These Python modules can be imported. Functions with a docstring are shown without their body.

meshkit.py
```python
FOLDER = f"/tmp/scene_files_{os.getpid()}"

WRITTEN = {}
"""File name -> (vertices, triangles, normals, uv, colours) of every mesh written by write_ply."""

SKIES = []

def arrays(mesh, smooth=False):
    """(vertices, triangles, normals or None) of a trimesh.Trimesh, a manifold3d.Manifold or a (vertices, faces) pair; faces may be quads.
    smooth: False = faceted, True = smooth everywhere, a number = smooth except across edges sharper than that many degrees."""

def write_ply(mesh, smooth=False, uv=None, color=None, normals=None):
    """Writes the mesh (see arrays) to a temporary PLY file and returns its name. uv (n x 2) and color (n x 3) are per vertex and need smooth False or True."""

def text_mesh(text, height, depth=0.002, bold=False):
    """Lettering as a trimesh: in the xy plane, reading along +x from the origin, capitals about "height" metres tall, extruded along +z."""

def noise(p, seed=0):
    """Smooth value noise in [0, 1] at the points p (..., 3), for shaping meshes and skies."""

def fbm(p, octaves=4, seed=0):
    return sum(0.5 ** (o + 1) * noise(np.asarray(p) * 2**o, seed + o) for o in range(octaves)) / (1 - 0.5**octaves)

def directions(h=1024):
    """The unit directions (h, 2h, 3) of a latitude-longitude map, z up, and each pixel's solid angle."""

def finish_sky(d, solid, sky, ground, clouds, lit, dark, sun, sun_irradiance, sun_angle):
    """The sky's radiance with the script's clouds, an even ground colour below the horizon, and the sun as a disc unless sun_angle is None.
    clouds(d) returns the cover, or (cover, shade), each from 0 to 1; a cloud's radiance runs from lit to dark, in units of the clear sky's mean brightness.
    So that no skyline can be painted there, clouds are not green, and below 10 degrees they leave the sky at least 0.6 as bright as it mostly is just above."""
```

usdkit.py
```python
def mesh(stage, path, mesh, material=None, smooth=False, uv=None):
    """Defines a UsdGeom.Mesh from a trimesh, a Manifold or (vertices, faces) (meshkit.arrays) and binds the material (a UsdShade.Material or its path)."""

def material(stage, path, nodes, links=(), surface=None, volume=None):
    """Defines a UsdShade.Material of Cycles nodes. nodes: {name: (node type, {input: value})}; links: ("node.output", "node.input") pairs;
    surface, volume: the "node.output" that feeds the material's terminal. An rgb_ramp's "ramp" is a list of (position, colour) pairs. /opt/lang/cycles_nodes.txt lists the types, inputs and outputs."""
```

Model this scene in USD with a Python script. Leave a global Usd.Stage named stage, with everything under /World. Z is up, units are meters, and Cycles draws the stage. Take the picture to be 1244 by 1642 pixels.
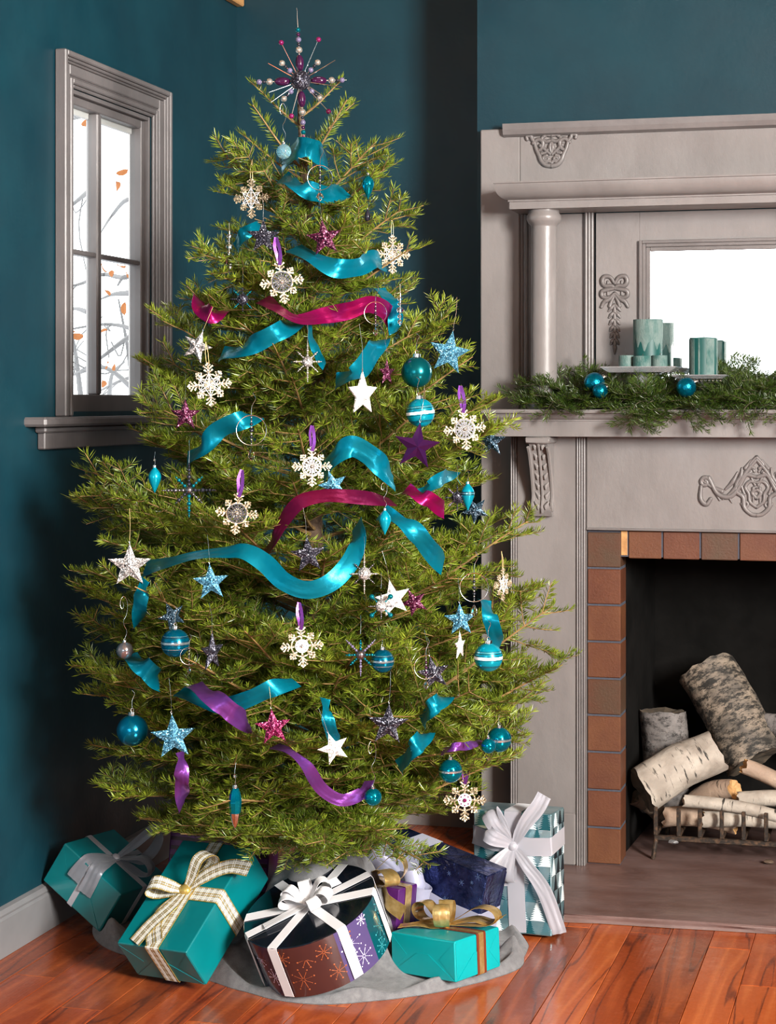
import math, random
import numpy as np, trimesh, usdkit, meshkit
import manifold3d as m3
from shapely.geometry import Polygon, LineString, Point, box as sbox
from shapely.ops import unary_union
from shapely import affinity
from pxr import Usd, UsdGeom, UsdLux, UsdShade, Gf, Sdf, Vt

# ------------------------------------------------------------------ camera, sky, lights, exposure
stage = Usd.Stage.CreateInMemory()
UsdGeom.SetStageUpAxis(stage, 'Z'); UsdGeom.SetStageMetersPerUnit(stage, 1.0)
UsdGeom.Xform.Define(stage, '/World'); UsdGeom.Scope.Define(stage, '/World/Looks')
PI = math.pi
IW, IH, FP, CX, CY, EYE = 1244, 1642, 2856.0, 760.0, 645.0, 1.36      # lens in pixels of the 1244 x 1642 frame, eye height
YAW = math.atan((1470 - CX) / FP); CS, SN = math.cos(YAW), math.sin(YAW)
EXPOSURE = -0.12
cam = UsdGeom.Camera.Define(stage, '/World/camera')
cam.CreateHorizontalApertureAttr(36.0); cam.CreateVerticalApertureAttr(36.0 * IH / IW)
cam.CreateFocalLengthAttr(36.0 * FP / IW)
cam.CreateHorizontalApertureOffsetAttr((IW / 2 - CX) / IW * 36.0)
cam.CreateVerticalApertureOffsetAttr(-(IH / 2 - CY) / IW * 36.0)
cam.CreateClippingRangeAttr(Gf.Vec2f(0.05, 200.0)); cam.CreateExposureAttr(EXPOSURE)
cam.AddTransformOp().Set(Gf.Matrix4d(CS, SN, 0, 0, 0, 0, 1, 0, SN, -CS, 0, 0, 0, 0, EYE, 1))
RV, FV, UV_ = np.array([CS, SN, 0]), np.array([-SN, CS, 0]), np.array([0, 0, 1.0])

def ray(px, py): return RV * (px - CX) / FP + FV - UV_ * (py - CY) / FP
def at_depth(px, py, d): return np.array([0, 0, EYE]) + ray(px, py) * d
def on_y(px, py, Y): r = ray(px, py); return np.array([0, 0, EYE]) + r * (Y / r[1])
def on_x(px, py, X): r = ray(px, py); return np.array([0, 0, EYE]) + r * (X / r[0])
def on_z(px, py, Z): r = ray(px, py); return np.array([0, 0, EYE]) + r * ((Z - EYE) / r[2])
def proj(p):
    p = np.asarray(p, float) - [0, 0, EYE]; d = p @ FV
    return np.stack([CX + FP * (p @ RV) / d, CY - FP * p[..., 2] / d, d], -1)
def GX(px, Y): return on_y(px, CY, Y)[0]
def GZ(px, py, Y): return on_y(px, py, Y)[2]

XL, YBACK, XRIGHT, YREAR, ZCEIL = -2.186, 5.535, 2.7, -2.6, 2.95

def rect_light(name, pos, target, w, h, power, color=(1, 1, 1)):
    l = UsdLux.RectLight.Define(stage, '/World/' + name)
    l.CreateWidthAttr(w); l.CreateHeightAttr(h); l.CreateIntensityAttr(power); l.CreateColorAttr(Gf.Vec3f(*color))
    p, t = np.array(pos, float), np.array(target, float)
    b = p - t; b /= np.linalg.norm(b); r = np.cross([0, 0, 1.0], b); r /= np.linalg.norm(r); u = np.cross(b, r)
    l.AddTransformOp().Set(Gf.Matrix4d(*r, 0, *u, 0, *b, 0, *p, 1))
rect_light('key_window_daylight', (2.60, 0.6, 2.15), (0, 0.6, 2.15), 1.4, 1.3, 225, (1.0, 0.965, 0.915))
rect_light('rear_window_daylight', (-1.35, -2.70, 1.75), (-1.35, 0, 1.75), 1.5, 1.9, 3.5, (0.92, 0.96, 1.0))
rect_light('side_window_daylight', (-2.34, -0.6, 1.65), (0, -0.6, 1.65), 1.3, 1.6, 1.5, (0.9, 0.95, 1.0))
dome = UsdLux.DomeLight.Define(stage, '/World/winter_sky'); dome.CreateIntensityAttr(1.05); dome.CreateColorAttr(Gf.Vec3f(0.95, 0.97, 1.0))

# ------------------------------------------------------------------ naming, tagging
_used, _org = {}, {}
def numbered(path_parent, name):
    k = (path_parent, name); n = _used.get(k, 0); _used[k] = n + 1
    return name if n == 0 else f'{name}_{n:03d}'
def tag(p, label=None, cat=None, group=None, kind=None):
    p = p.GetPrim() if hasattr(p, 'GetPrim') else p
    for k, v in (('label', label), ('category', cat), ('group', group), ('kind', kind)):
        if v: p.SetCustomDataByKey(k, v)
    return p
def thing(name, label, cat, M=None, group=None, kind=None):
    """An Xform directly under /World; M is a 4x4 (column vectors) or a location."""
    path = '/World/' + numbered('/World', name)
    x = UsdGeom.Xform.Define(stage, path)
    T = np.eye(4)
    if M is not None:
        M = np.asarray(M, float)
        if M.ndim == 1: T[:3, 3] = M
        else: T = M
    x.AddTransformOp().Set(Gf.Matrix4d(*T.T.ravel()))
    _org[path] = T
    return tag(x, label, cat, group, kind)
def obj(name, mesh, mat, parent=None, smooth=False, label=None, kind=None, world=False, tint=None):
    """One mesh prim. world=True: vertices are world coordinates, moved into the parent thing's frame."""
    pp = str(parent.GetPath()) if parent is not None else '/World'
    path = pp + '/' + numbered(pp, name)
    v, f, n = meshkit.arrays(mesh, smooth)
    if world and parent is not None:
        top = '/'.join(pp.split('/')[:3]); I = np.linalg.inv(_org[top]); v = v @ I[:3, :3].T + I[:3, 3]
        if n is not None: n = n @ I[:3, :3].T
    m = UsdGeom.Mesh.Define(stage, path)
    m.CreatePointsAttr(Vt.Vec3fArray.FromNumpy(v.astype(np.float32)))
    m.CreateFaceVertexCountsAttr(Vt.IntArray.FromNumpy(np.full(len(f), 3, np.int32)))
    m.CreateFaceVertexIndicesAttr(Vt.IntArray.FromNumpy(f.astype(np.int32).ravel()))
    m.CreateSubdivisionSchemeAttr('none')
    if n is not None:
        m.CreateNormalsAttr(Vt.Vec3fArray.FromNumpy(n.astype(np.float32))); m.SetNormalsInterpolation('vertex')
    if tint is not None:
        UsdGeom.PrimvarsAPI(m).CreatePrimvar('tint', Sdf.ValueTypeNames.Color3fArray, 'vertex').Set(Vt.Vec3fArray.FromNumpy(np.asarray(tint, np.float32)))
    UsdShade.MaterialBindingAPI.Apply(m.GetPrim()).Bind(LOOK[mat] if isinstance(mat, str) else mat)
    return tag(m, label=label, kind=kind)
def struct(name, mesh, mat, label, parent=None, cat='room', smooth=False):
    o = obj(name, mesh, mat, parent, smooth)
    if parent is None: tag(o, label, cat, None, 'structure')
    return o
def dup(src, name, label, M, group=None):
    path = '/World/' + numbered('/World', name)
    x = UsdGeom.Xform.Define(stage, path)
    x.GetPrim().GetReferences().AddInternalReference(src.GetPath())
    x.GetPrim().SetInstanceable(True)
    op = UsdGeom.Xformable(x.GetPrim()).GetOrderedXformOps()[0]
    op.Set(Gf.Matrix4d(*np.asarray(M, float).T.ravel()))
    return tag(x, label, src.GetCustomDataByKey('category'), group)

# ------------------------------------------------------------------ materials
LOOK = {}
def material(name, nodes, links, surface):
    LOOK[name] = usdkit.material(stage, '/World/Looks/' + name, nodes, links, surface=surface); return LOOK[name]
def pm(name, c, r=0.5, m=0.0, c2=None, scale=8, detail=4, lo=.35, hi=.65, bump=None, stretch=None, obj_space=False, rvar=0, **kw):
    """Principled with an optional two-colour noise, bump=(scale, strength, distance) and stretched coordinates."""
    nodes = {'p': ('principled_bsdf', dict(base_color=c, roughness=r, metallic=m, **kw))}
    links = []
    nodes['g'] = ('texture_coordinate', {}) if obj_space else ('geometry', {})
    src = 'g.object' if obj_space else 'g.position'
    if stretch:
        nodes['mp'] = ('mapping', {'scale': stretch}); links.append((src, 'mp.vector')); src = 'mp.vector'
    if c2 is not None:
        nodes['n'] = ('noise_texture', {'scale': scale, 'detail': detail, 'roughness': .6})
        nodes['rr'] = ('rgb_ramp', {'ramp': [(lo, c), (hi, c2)]})
        links += [(src, 'n.vector'), ('n.fac', 'rr.fac'), ('rr.color', 'p.base_color')]
    if rvar:
        nodes['n2'] = ('noise_texture', {'scale': scale * 1.7, 'detail': 3})
        nodes['mr'] = ('map_range', {'from_min': .3, 'from_max': .7, 'to_min': r - rvar, 'to_max': r + rvar})
        links += [(src, 'n2.vector'), ('n2.fac', 'mr.value'), ('mr.result', 'p.roughness')]
    if bump:
        nodes['nb'] = ('noise_texture', {'scale': bump[0], 'detail': 5, 'roughness': .6})
        nodes['b'] = ('bump', {'strength': bump[1], 'distance': bump[2]})
        links += [(src, 'nb.vector'), ('nb.fac', 'b.height'), ('b.normal', 'p.normal')]
    return material(name, nodes, links, 'p.BSDF')

# ------------------------------------------------------------------ mesh helpers
def tm(v, f): return trimesh.Trimesh(np.asarray(v, float), np.asarray(f, int), process=False)
def cat(ms): return trimesh.util.concatenate([m for m in ms if m is not None])
def bx(x0, x1, y0, y1, z0, z1, ch=0.0):
    """Axis-aligned box, with chamfered edges if ch > 0."""
    x0, x1 = min(x0, x1), max(x0, x1); y0, y1 = min(y0, y1), max(y0, y1); z0, z1 = min(z0, z1), max(z0, z1)
    if ch <= 0:
        m = trimesh.creation.box([x1 - x0, y1 - y0, z1 - z0]); m.apply_translation([(x0 + x1) / 2, (y0 + y1) / 2, (z0 + z1) / 2]); return m
    ch = min(ch, .49 * (x1 - x0), .49 * (y1 - y0), .49 * (z1 - z0))
    pts = []
    for a in (0, 1):
        for b in (0, 1):
            for c in (0, 1):
                p = np.array([(x0, x1)[a], (y0, y1)[b], (z0, z1)[c]]); s = np.array([1 - 2 * a, 1 - 2 * b, 1 - 2 * c]) * ch
                for k in range(3):
                    q = p + s; q[k] = p[k]; pts.append(q)
    return hull(pts)
def hull(pts):
    mm = m3.Manifold.hull_points(np.asarray(pts, float)).to_mesh()
    return tm(mm.vert_properties[:, :3], mm.tri_verts)
def frames(p, up=None):
    p = np.asarray(p, float); t = np.gradient(p, axis=0); t /= np.linalg.norm(t, axis=1, keepdims=True) + 1e-12
    ref = np.array([0, 0, 1.0]) if up is None else np.asarray(up, float)
    if np.abs(t @ ref).max() > .97 and up is None: ref = np.array([0.13, 1.0, 0.2])
    a = np.cross(t, ref); a /= np.linalg.norm(a, axis=1, keepdims=True) + 1e-12
    return t, a, np.cross(a, t)
def tube(p, r, sides=6, cap=True):
    p = np.asarray(p, float); t, a, b = frames(p); r = np.broadcast_to(r, (len(p),))
    ang = np.arange(sides) * 2 * PI / sides
    v = p[:, None] + r[:, None, None] * (np.cos(ang)[None, :, None] * a[:, None] + np.sin(ang)[None, :, None] * b[:, None])
    n = len(p); i, j = np.meshgrid(np.arange(n - 1), np.arange(sides), indexing='ij'); j2 = (j + 1) % sides
    q = np.stack([i * sides + j, i * sides + j2, (i + 1) * sides + j2, (i + 1) * sides + j], -1).reshape(-1, 4)
    f = [q[:, [0, 1, 2]], q[:, [0, 2, 3]]]; v = v.reshape(-1, 3)
    if cap:
        v = np.vstack([v, p[0], p[-1]]); k = np.arange(sides); k2 = (k + 1) % sides; N = n * sides
        f += [np.stack([np.full(sides, N), k2, k], 1), np.stack([np.full(sides, N + 1), (n - 1) * sides + k, (n - 1) * sides + k2], 1)]
    return tm(v, np.vstack(f))
def lathe(prof, seg=24, center=(0, 0, 0)):
    """prof: (radius, z) pairs from bottom to top."""
    prof = np.asarray(prof, float); ang = np.arange(seg) * 2 * PI / seg
    v = np.stack([prof[:, 0, None] * np.cos(ang), prof[:, 0, None] * np.sin(ang), np.broadcast_to(prof[:, 1, None], (len(prof), seg))], -1).reshape(-1, 3)
    i, j = np.meshgrid(np.arange(len(prof) - 1), np.arange(seg), indexing='ij'); j2 = (j + 1) % seg
    q = np.stack([i * seg + j, i * seg + j2, (i + 1) * seg + j2, (i + 1) * seg + j], -1).reshape(-1, 4)
    return tm(v + np.asarray(center), np.vstack([q[:, [0, 1, 2]], q[:, [0, 2, 3]]]))
def sphere(c, r, n=2):
    m = trimesh.creation.icosphere(n, r); m.apply_translation(c); return m
def extrude(poly, d):
    gs = getattr(poly, 'geoms', [poly])
    return cat([trimesh.creation.extrude_polygon(g, d, engine='earcut') for g in gs])
def xf(m, M): m = m.copy(); m.apply_transform(M); return m
def frame_of(pos, zdir, xdir=(1, 0, 0)):
    z = np.asarray(zdir, float); z /= np.linalg.norm(z); x = np.asarray(xdir, float); x = x - z * (x @ z); x /= np.linalg.norm(x)
    M = np.eye(4); M[:3, 0], M[:3, 1], M[:3, 2], M[:3, 3] = x, np.cross(z, x), z, pos; return M
def strip(p, w, across, thick=.0008, crease=0.0, seed=0):
    """A ribbon: path p, width w (scalar or per point) along the unit vectors 'across'; a closed thin solid."""
    p = np.asarray(p, float); n = len(p); across = np.broadcast_to(np.asarray(across, float), (n, 3))
    t = np.gradient(p, axis=0); t /= np.linalg.norm(t, axis=1, keepdims=True) + 1e-12
    a = across - t * (across * t).sum(1, keepdims=True); a /= np.linalg.norm(a, axis=1, keepdims=True) + 1e-12
    nn = np.cross(t, a); w = np.broadcast_to(w, (n,))[:, None] / 2
    k = 5 if not crease else 11; us = np.linspace(-1, 1, k)
    top = p[:, None] + us[None, :, None] * (w * a)[:, None] + nn[:, None] * thick / 2
    if crease:
        s = np.concatenate([[0], np.cumsum(np.linalg.norm(np.diff(p, axis=0), axis=1))]); q = np.stack([np.broadcast_to(us[None] * 2.6 + seed, (n, k)), np.broadcast_to(s[:, None] * 9, (n, k)), np.full((n, k), seed + .5)], -1)
        top = top + nn[:, None] * (crease * 2 * w * (meshkit.fbm(q, 2, 3) - .5))[:, :, None]
    bot = top - nn[:, None] * thick
    v = np.concatenate([top, bot[:, ::-1]], 1); K = 2 * k
    i, j = np.meshgrid(np.arange(n - 1), np.arange(K), indexing='ij'); j2 = (j + 1) % K
    q = np.stack([i * K + j, (i + 1) * K + j, (i + 1) * K + j2, i * K + j2], -1).reshape(-1, 4)
    f = [q[:, [0, 1, 2]], q[:, [0, 2, 3]]]
    for r, s in ((0, 1), (n - 1, -1)):
        for j in range(k - 1):
            A = [r * K + j, r * K + j + 1, r * K + K - 2 - j]; B = [r * K + j, r * K + K - 2 - j, r * K + K - 1 - j]
            f += [np.array([A[::s], B[::s]])]
    return tm(v.reshape(-1, 3), np.vstack(f))
def spline(pts, n=24):
    """Catmull-Rom through points (m, k)."""
    P = np.asarray(pts, float); m = len(P)
    if m == 2: return P[0] + (P[1] - P[0]) * np.linspace(0, 1, n)[:, None]
    Q = np.vstack([2 * P[0] - P[1], P, 2 * P[-1] - P[-2]]); u = np.linspace(0, m - 1 - 1e-9, n); i = u.astype(int); t = (u - i)[:, None]
    a, b, c, d = Q[i], Q[i + 1], Q[i + 2], Q[i + 3]
    return .5 * (2 * b + (c - a) * t + (2 * a - 5 * b + 4 * c - d) * t * t + (3 * b - a - 3 * c + d) * t ** 3)
def prism_x(prof, x0, x1):
    """A moulding: profile of (y, z) points, run along x."""
    P = Polygon(prof).buffer(0); m = trimesh.creation.extrude_polygon(P, x1 - x0, engine='earcut')
    M = np.array([[0, 0, 1, x0], [1, 0, 0, 0], [0, 1, 0, 0], [0, 0, 0, 1.0]]); return xf(m, M)
def prism_z(prof, z0, z1):
    m = trimesh.creation.extrude_polygon(Polygon(prof).buffer(0), z1 - z0, engine='earcut'); m.apply_translation([0, 0, z0]); return m
# ------------------------------------------------------------------ materials of the room
pm('teal_paint', (0.0020, 0.0245, 0.037), .46, c2=(0.0033, 0.033, 0.047), scale=3.5, bump=(60, .14, .004), rvar=.07, specular_ior_level=.35)
pm('grey_paint', (0.165, 0.151, 0.146), .40, c2=(0.208, 0.192, 0.186), scale=5, bump=(26, .22, .006), rvar=.08, stretch=(1, 1, .5))
pm('grey_moulding', (0.125, 0.113, 0.11), .4, c2=(0.158, 0.144, 0.141), scale=9, bump=(60, .2, .003))
pm('window_paint', (0.100, 0.092, 0.092), .42, c2=(0.135, 0.124, 0.124), scale=7, bump=(40, .2, .004), stretch=(1, 1, .4))
pm('skirting_paint', (0.125, 0.125, 0.13), .38, c2=(0.16, 0.16, 0.165), scale=4, bump=(30, .12, .004))
pm('ceiling_paint', (0.26, 0.16, 0.09), .6, c2=(0.32, 0.2, 0.11), scale=6, stretch=(8, .5, 1))
pm('bare_wood', (0.35, 0.17, 0.06), .6, c2=(0.5, 0.27, 0.1), scale=12, stretch=(4, .4, 4))
pm('rear_paint', (0.32, 0.33, 0.34), .7)
pm('hearth_stone', (0.105, 0.055, 0.045), .42, c2=(0.175, 0.115, 0.105), scale=7, bump=(30, .25, .006), stretch=(.5, 1, 1), rvar=.12)
pm('firebox_soot', (0.004, 0.0038, 0.0035), .95, c2=(0.008, 0.0075, 0.007), scale=6, bump=(20, .3, .01), specular_ior_level=.08)
pm('mortar', (0.055, 0.06, 0.08), .9, bump=(120, .5, .004))
for i, (a, b) in enumerate((((0.098, 0.032, 0.013), (0.125, 0.046, 0.018)), ((0.085, 0.025, 0.011), (0.112, 0.037, 0.016)), ((0.08, 0.031, 0.015), (0.068, 0.037, 0.02)), ((0.11, 0.038, 0.015), (0.092, 0.029, 0.013)))):
    pm(f'brick_tile_{"abcd"[i]}', a, .5, c2=b, scale=14, bump=(160, .4, .002))
material('mirror_glass', {'g': ('glossy_bsdf', {'color': (.93, .95, .95), 'roughness': .004})}, [], 'g.BSDF')
material('pane_glass', {'t': ('transparent_bsdf', {'color': (.97, .985, .98)}), 'g': ('glossy_bsdf', {'roughness': .01}), 'f': ('layer_weight', {'blend': .5}), 'pw': ('math', {'math_type': 'power', 'value2': 4.5}), 'ma': ('math', {'math_type': 'multiply_add', 'value2': .7, 'value3': .03}), 'm': ('mix_closure', {})},
         [('f.facing', 'pw.value1'), ('pw.value', 'ma.value1'), ('ma.value', 'm.fac'), ('t.BSDF', 'm.closure1'), ('g.BSDF', 'm.closure2')], 'm.closure')
# floor boards: red-brown glossy wood with long grain, per-board shift
SAT = np.array([1.18, 1.08, .95])
for i, (dk, md, lt) in enumerate((((.10, .018, .006), (.26, .055, .015), (.36, .095, .028)), ((.085, .016, .006), (.21, .042, .012), (.31, .075, .022)), ((.12, .024, .008), (.31, .072, .019), (.41, .12, .036)), ((.075, .017, .007), (.17, .038, .012), (.27, .07, .022)))):
    md, lt = tuple(np.array(md) * SAT), tuple(np.array(lt) * SAT)
    material(f'floor_board_{"abcd"[i]}', {
        'g': ('geometry', {}), 'mp': ('mapping', {'scale': (7, .62, 1), 'location': (i * 3.7, i * 1.9, 0)}),
        'n': ('noise_texture', {'scale': 1.3, 'detail': 1.5, 'distortion': .4}),
        'mul': ('math', {'math_type': 'multiply', 'value2': 11.0}), 'fr': ('math', {'math_type': 'pingpong', 'value2': 1.0}),
        'mp2': ('mapping', {'scale': (160, 5, 1)}), 'n2': ('noise_texture', {'scale': 1.0, 'detail': 4}),
        'ad': ('math', {'math_type': 'multiply_add', 'value2': .75, 'value3': -.12}), 'ad2': ('math', {'math_type': 'multiply_add', 'value2': .30}),
        'rp': ('rgb_ramp', {'ramp': [(0.0, tuple(np.array(dk) * 1.25)), (.05, tuple(np.array(dk) * 1.4)), (.15, md), (.5, md), (.85, lt)]}),
        'n3': ('noise_texture', {'scale': 22, 'detail': 6, 'roughness': .7}), 'mr': ('map_range', {'from_min': .3, 'from_max': .75, 'to_min': .12, 'to_max': .30}),
        'b': ('bump', {'strength': .12, 'distance': .003}), 'p': ('principled_bsdf', {'specular_ior_level': .42})},
        [('g.position', 'mp.vector'), ('mp.vector', 'n.vector'), ('n.fac', 'mul.value1'), ('mul.value', 'fr.value1'), ('g.position', 'mp2.vector'), ('mp2.vector', 'n2.vector'),
         ('fr.value', 'ad.value1'), ('n2.fac', 'ad2.value1'), ('ad.value', 'ad2.value3'), ('ad2.value', 'rp.fac'), ('rp.color', 'p.base_color'), ('g.position', 'n3.vector'),
         ('n3.fac', 'mr.value'), ('mr.result', 'p.roughness'), ('n2.fac', 'b.height'), ('b.normal', 'p.normal')], 'p.BSDF')

# ------------------------------------------------------------------ room shell
rng = np.random.default_rng(11)
T = .15
XW = XL - .022                                    # plane of the sash
wy0, wy1, wz0, wz1 = 4.338, 4.852, 1.335, 2.197       # window opening
def wall_with_hole(axis, at, back, u0, u1, z0, z1, hole):
    h0, h1, hz0, hz1 = hole
    rs = [(u0, h0, z0, z1), (h1, u1, z0, z1), (h0, h1, z0, hz0), (h0, h1, hz1, z1)]
    return cat([bx(at, back, a, b, c, d) if axis == 'x' else bx(a, b, at, back, c, d) for a, b, c, d in rs])
TL = .058
wl = wall_with_hole('x', XL, XL - TL, 2.0, YBACK + T, 0, ZCEIL, (wy0, wy1, wz0, wz1))
wl = cat([wl, wall_with_hole('x', XL, XL - T, YREAR, 2.0, 0, ZCEIL, (-1.3, .1, .8, 2.5))])
struct('wall_left', wl, 'teal_paint', 'dark teal painted left wall with the tall four-pane window')
XB = GX(765, 5.2)                                 # left edge of the chimney breast
XFC = -.435                                       # centre line of the fireplace
XBR = 2 * XFC - XB                                # its mirrored right edge
struct('wall_back', cat([bx(XL, XB, YBACK, YBACK + T, 0, ZCEIL), bx(XBR, XRIGHT + T, YBACK, YBACK + T, 0, ZCEIL)]), 'teal_paint', 'dark teal painted back wall behind the tree')
YBR = 5.20
FX0, FX1 = GX(993, 5.08), 2 * XFC - GX(993, 5.08)       # fire opening
FZ1 = GZ(993, 895, 5.08)
struct('wall_chimney', cat([bx(XB, FX0 - .012, YBR, 5.75, 0, ZCEIL), bx(FX1 + .012, XBR, YBR, 5.75, 0, ZCEIL), bx(FX0 - .012, FX1 + .012, YBR, 5.75, FZ1 + .012, ZCEIL)]), 'teal_paint', 'teal painted chimney breast above and beside the mantel')
struct('wall_right', wall_with_hole('x', XRIGHT, XRIGHT + T, YREAR, YBACK + T, 0, ZCEIL, (-.15, 1.35, 1.4, 2.85)), 'teal_paint', 'teal right wall with a daylight window')
struct('wall_rear', wall_with_hole('y', YREAR, YREAR - T, XL - T, XRIGHT + T, 0, ZCEIL, (-2.15, -.55, .75, 2.75)), 'teal_paint', 'teal rear wall with a large daylight window')
struct('ceiling', bx(XL - T, XRIGHT + T, YREAR - T, YBACK + T, ZCEIL, ZCEIL + .1), 'ceiling_paint', 'brown board ceiling')
struct('trim_1', bx(XL + .0005, XL + .028, 2.0, YBACK - .001, 2.668, ZCEIL, .004), 'bare_wood', 'bare wood board along the top of the left wall', cat='trim')
# floor boards
fl = thing('floor', 'glossy red-brown wooden plank floor', 'floor', (0, 0, 0), kind='structure')
obj('subfloor', bx(XL - T, XRIGHT + T, YREAR - T, YBACK + T, -.12, -.02), 'bare_wood', fl)
PW = .105; far = []
for k in range(int((XRIGHT - XL) / PW) + 1):
    x0 = XL + k * PW; x1 = min(x0 + PW, XRIGHT); y = YREAR - rng.uniform(0, 1)
    while y < YBACK:
        L = rng.uniform(.8, 1.5); a, b = max(y, YREAR), min(y + L, YBACK); y += L
        if b - a < .02: continue
        dz = rng.uniform(0, .0005)
        m = bx(x0 + .0005, x1 - .0005, a + .0005, b - .0005, -.0205, -dz, .0012)
        mt = f'floor_board_{"abcd"[rng.integers(4)]}'
        if b > 3.0 and x0 < .3: obj('plank', m, mt, fl)
        else: far.append((mt, m))
for mt in sorted({a for a, _ in far}): obj('plank_field', cat([m for a, m in far if a == mt]), mt, fl, kind='stuff')
# skirting boards
def skirt_prof(s=1): return [(0, 0.0005), (s * .018, .0005), (s * .018, .092), (s * .014, .098), (s * .016, .104), (s * .012, .116), (0, .12)]
m = prism_x(skirt_prof(), 0, YBACK - YREAR)          # profile (y, z) along x -> turn so it runs along y on the left wall
R = np.array([[0, 1, 0, XL + .0005], [1, 0, 0, YREAR], [0, 0, 1, 0], [0, 0, 0, 1.0]]); mm_ = m.copy(); mm_.apply_transform(R); mm_.invert()
struct('baseboard_left', mm_, 'skirting_paint', 'pale grey skirting board along the left wall', cat='baseboard')
m = prism_x(skirt_prof(-1), XL + .019, XB - .001); m.apply_translation([0, YBACK - .0005, 0]); m.fix_normals()
struct('baseboard_back', m, 'grey_paint', 'grey skirting board along the back wall', cat='baseboard')

# ------------------------------------------------------------------ window in the left wall
w = thing('window_1', 'tall grey-framed four-pane window in the left wall', 'window', (XL, 4.6, 1.3), kind='structure')
def wob(name, m, mat='window_paint', **k): return obj(name, m, mat, w, world=True, **k)
X = XL + .0005
STEPS = [(0, .009, .010), (.009, .024, .016), (.024, .029, .012), (.029, .058, .015), (.058, .064, .020), (.064, .072, .026), (.072, .087, .032)]
wob('casing', cat([bx(X, X + t, wy0 - b_, wy0 - a_, wz0 - .012, wz1 + b_, .003) for a_, b_, t in STEPS]))
wob('casing', cat([bx(X, X + t, wy1 + a_, wy1 + b_, wz0 - .012, wz1 + b_, .003) for a_, b_, t in STEPS]))
wob('head_casing', cat([bx(X, X + t, wy0 - a_, wy1 + a_, wz1 + a_, wz1 + b_, .003) for a_, b_, t in STEPS]))
sz = 1.322
wob('sill', bx(XL - .02, XL + .06, 4.088, 5.06, sz - .024, sz, .006))
wob('apron', cat([bx(X, X + .022, 4.155, 5.0, sz - .083, sz - .0245, .003), bx(X, X + .032, 4.14, 5.01, sz - .04, sz - .0245, .004)]))
wob('jamb', cat([bx(XL - TL, XL - .0005, wy0 + .0005, wy0 + .012, sz, wz1, .001), bx(XL - TL, XL - .0005, wy1 - .012, wy1 - .0005, sz, wz1, .001), bx(XL - TL, XL - .0005, wy0 + .012, wy1 - .012, wz1 - .012, wz1 - .0005, .001)]))
sy0, sy1, sz0, sz1 = wy0 + .0125, wy1 - .0125, sz + .0005, wz1 - .0125
py1 = 4.818; py0 = sy0 + .006; pm_l, pm_r = 4.535, 4.563
pz0 = on_x(160, 633, XW)[2]; pz1 = on_x(160, 184, XW)[2]; pzm = on_x(160, 411, XW)[2]
mw = .013
wob('sash', cat([bx(XW - .03, XW + .008, sy0, py0, sz0, sz1, .003), bx(XW - .03, XW + .008, py1, sy1, sz0, sz1, .003), bx(XW - .03, XW + .008, py0, py1, sz0, pz0, .003), bx(XW - .03, XW + .008, py0, py1, pz1, sz1, .003)]))
ymid = (pm_l + pm_r) / 2
wob('muntin', bx(XW - .026, XW + .006, ymid - .013, ymid + .013, pz0, pz1, .004))
wob('muntin', cat([bx(XW - .024, XW + .003, py0, ymid - .013, pzm - .007, pzm + .007, .003), bx(XW - .024, XW + .003, ymid + .013, py1, pzm - .007, pzm + .007, .003)]))
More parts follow.
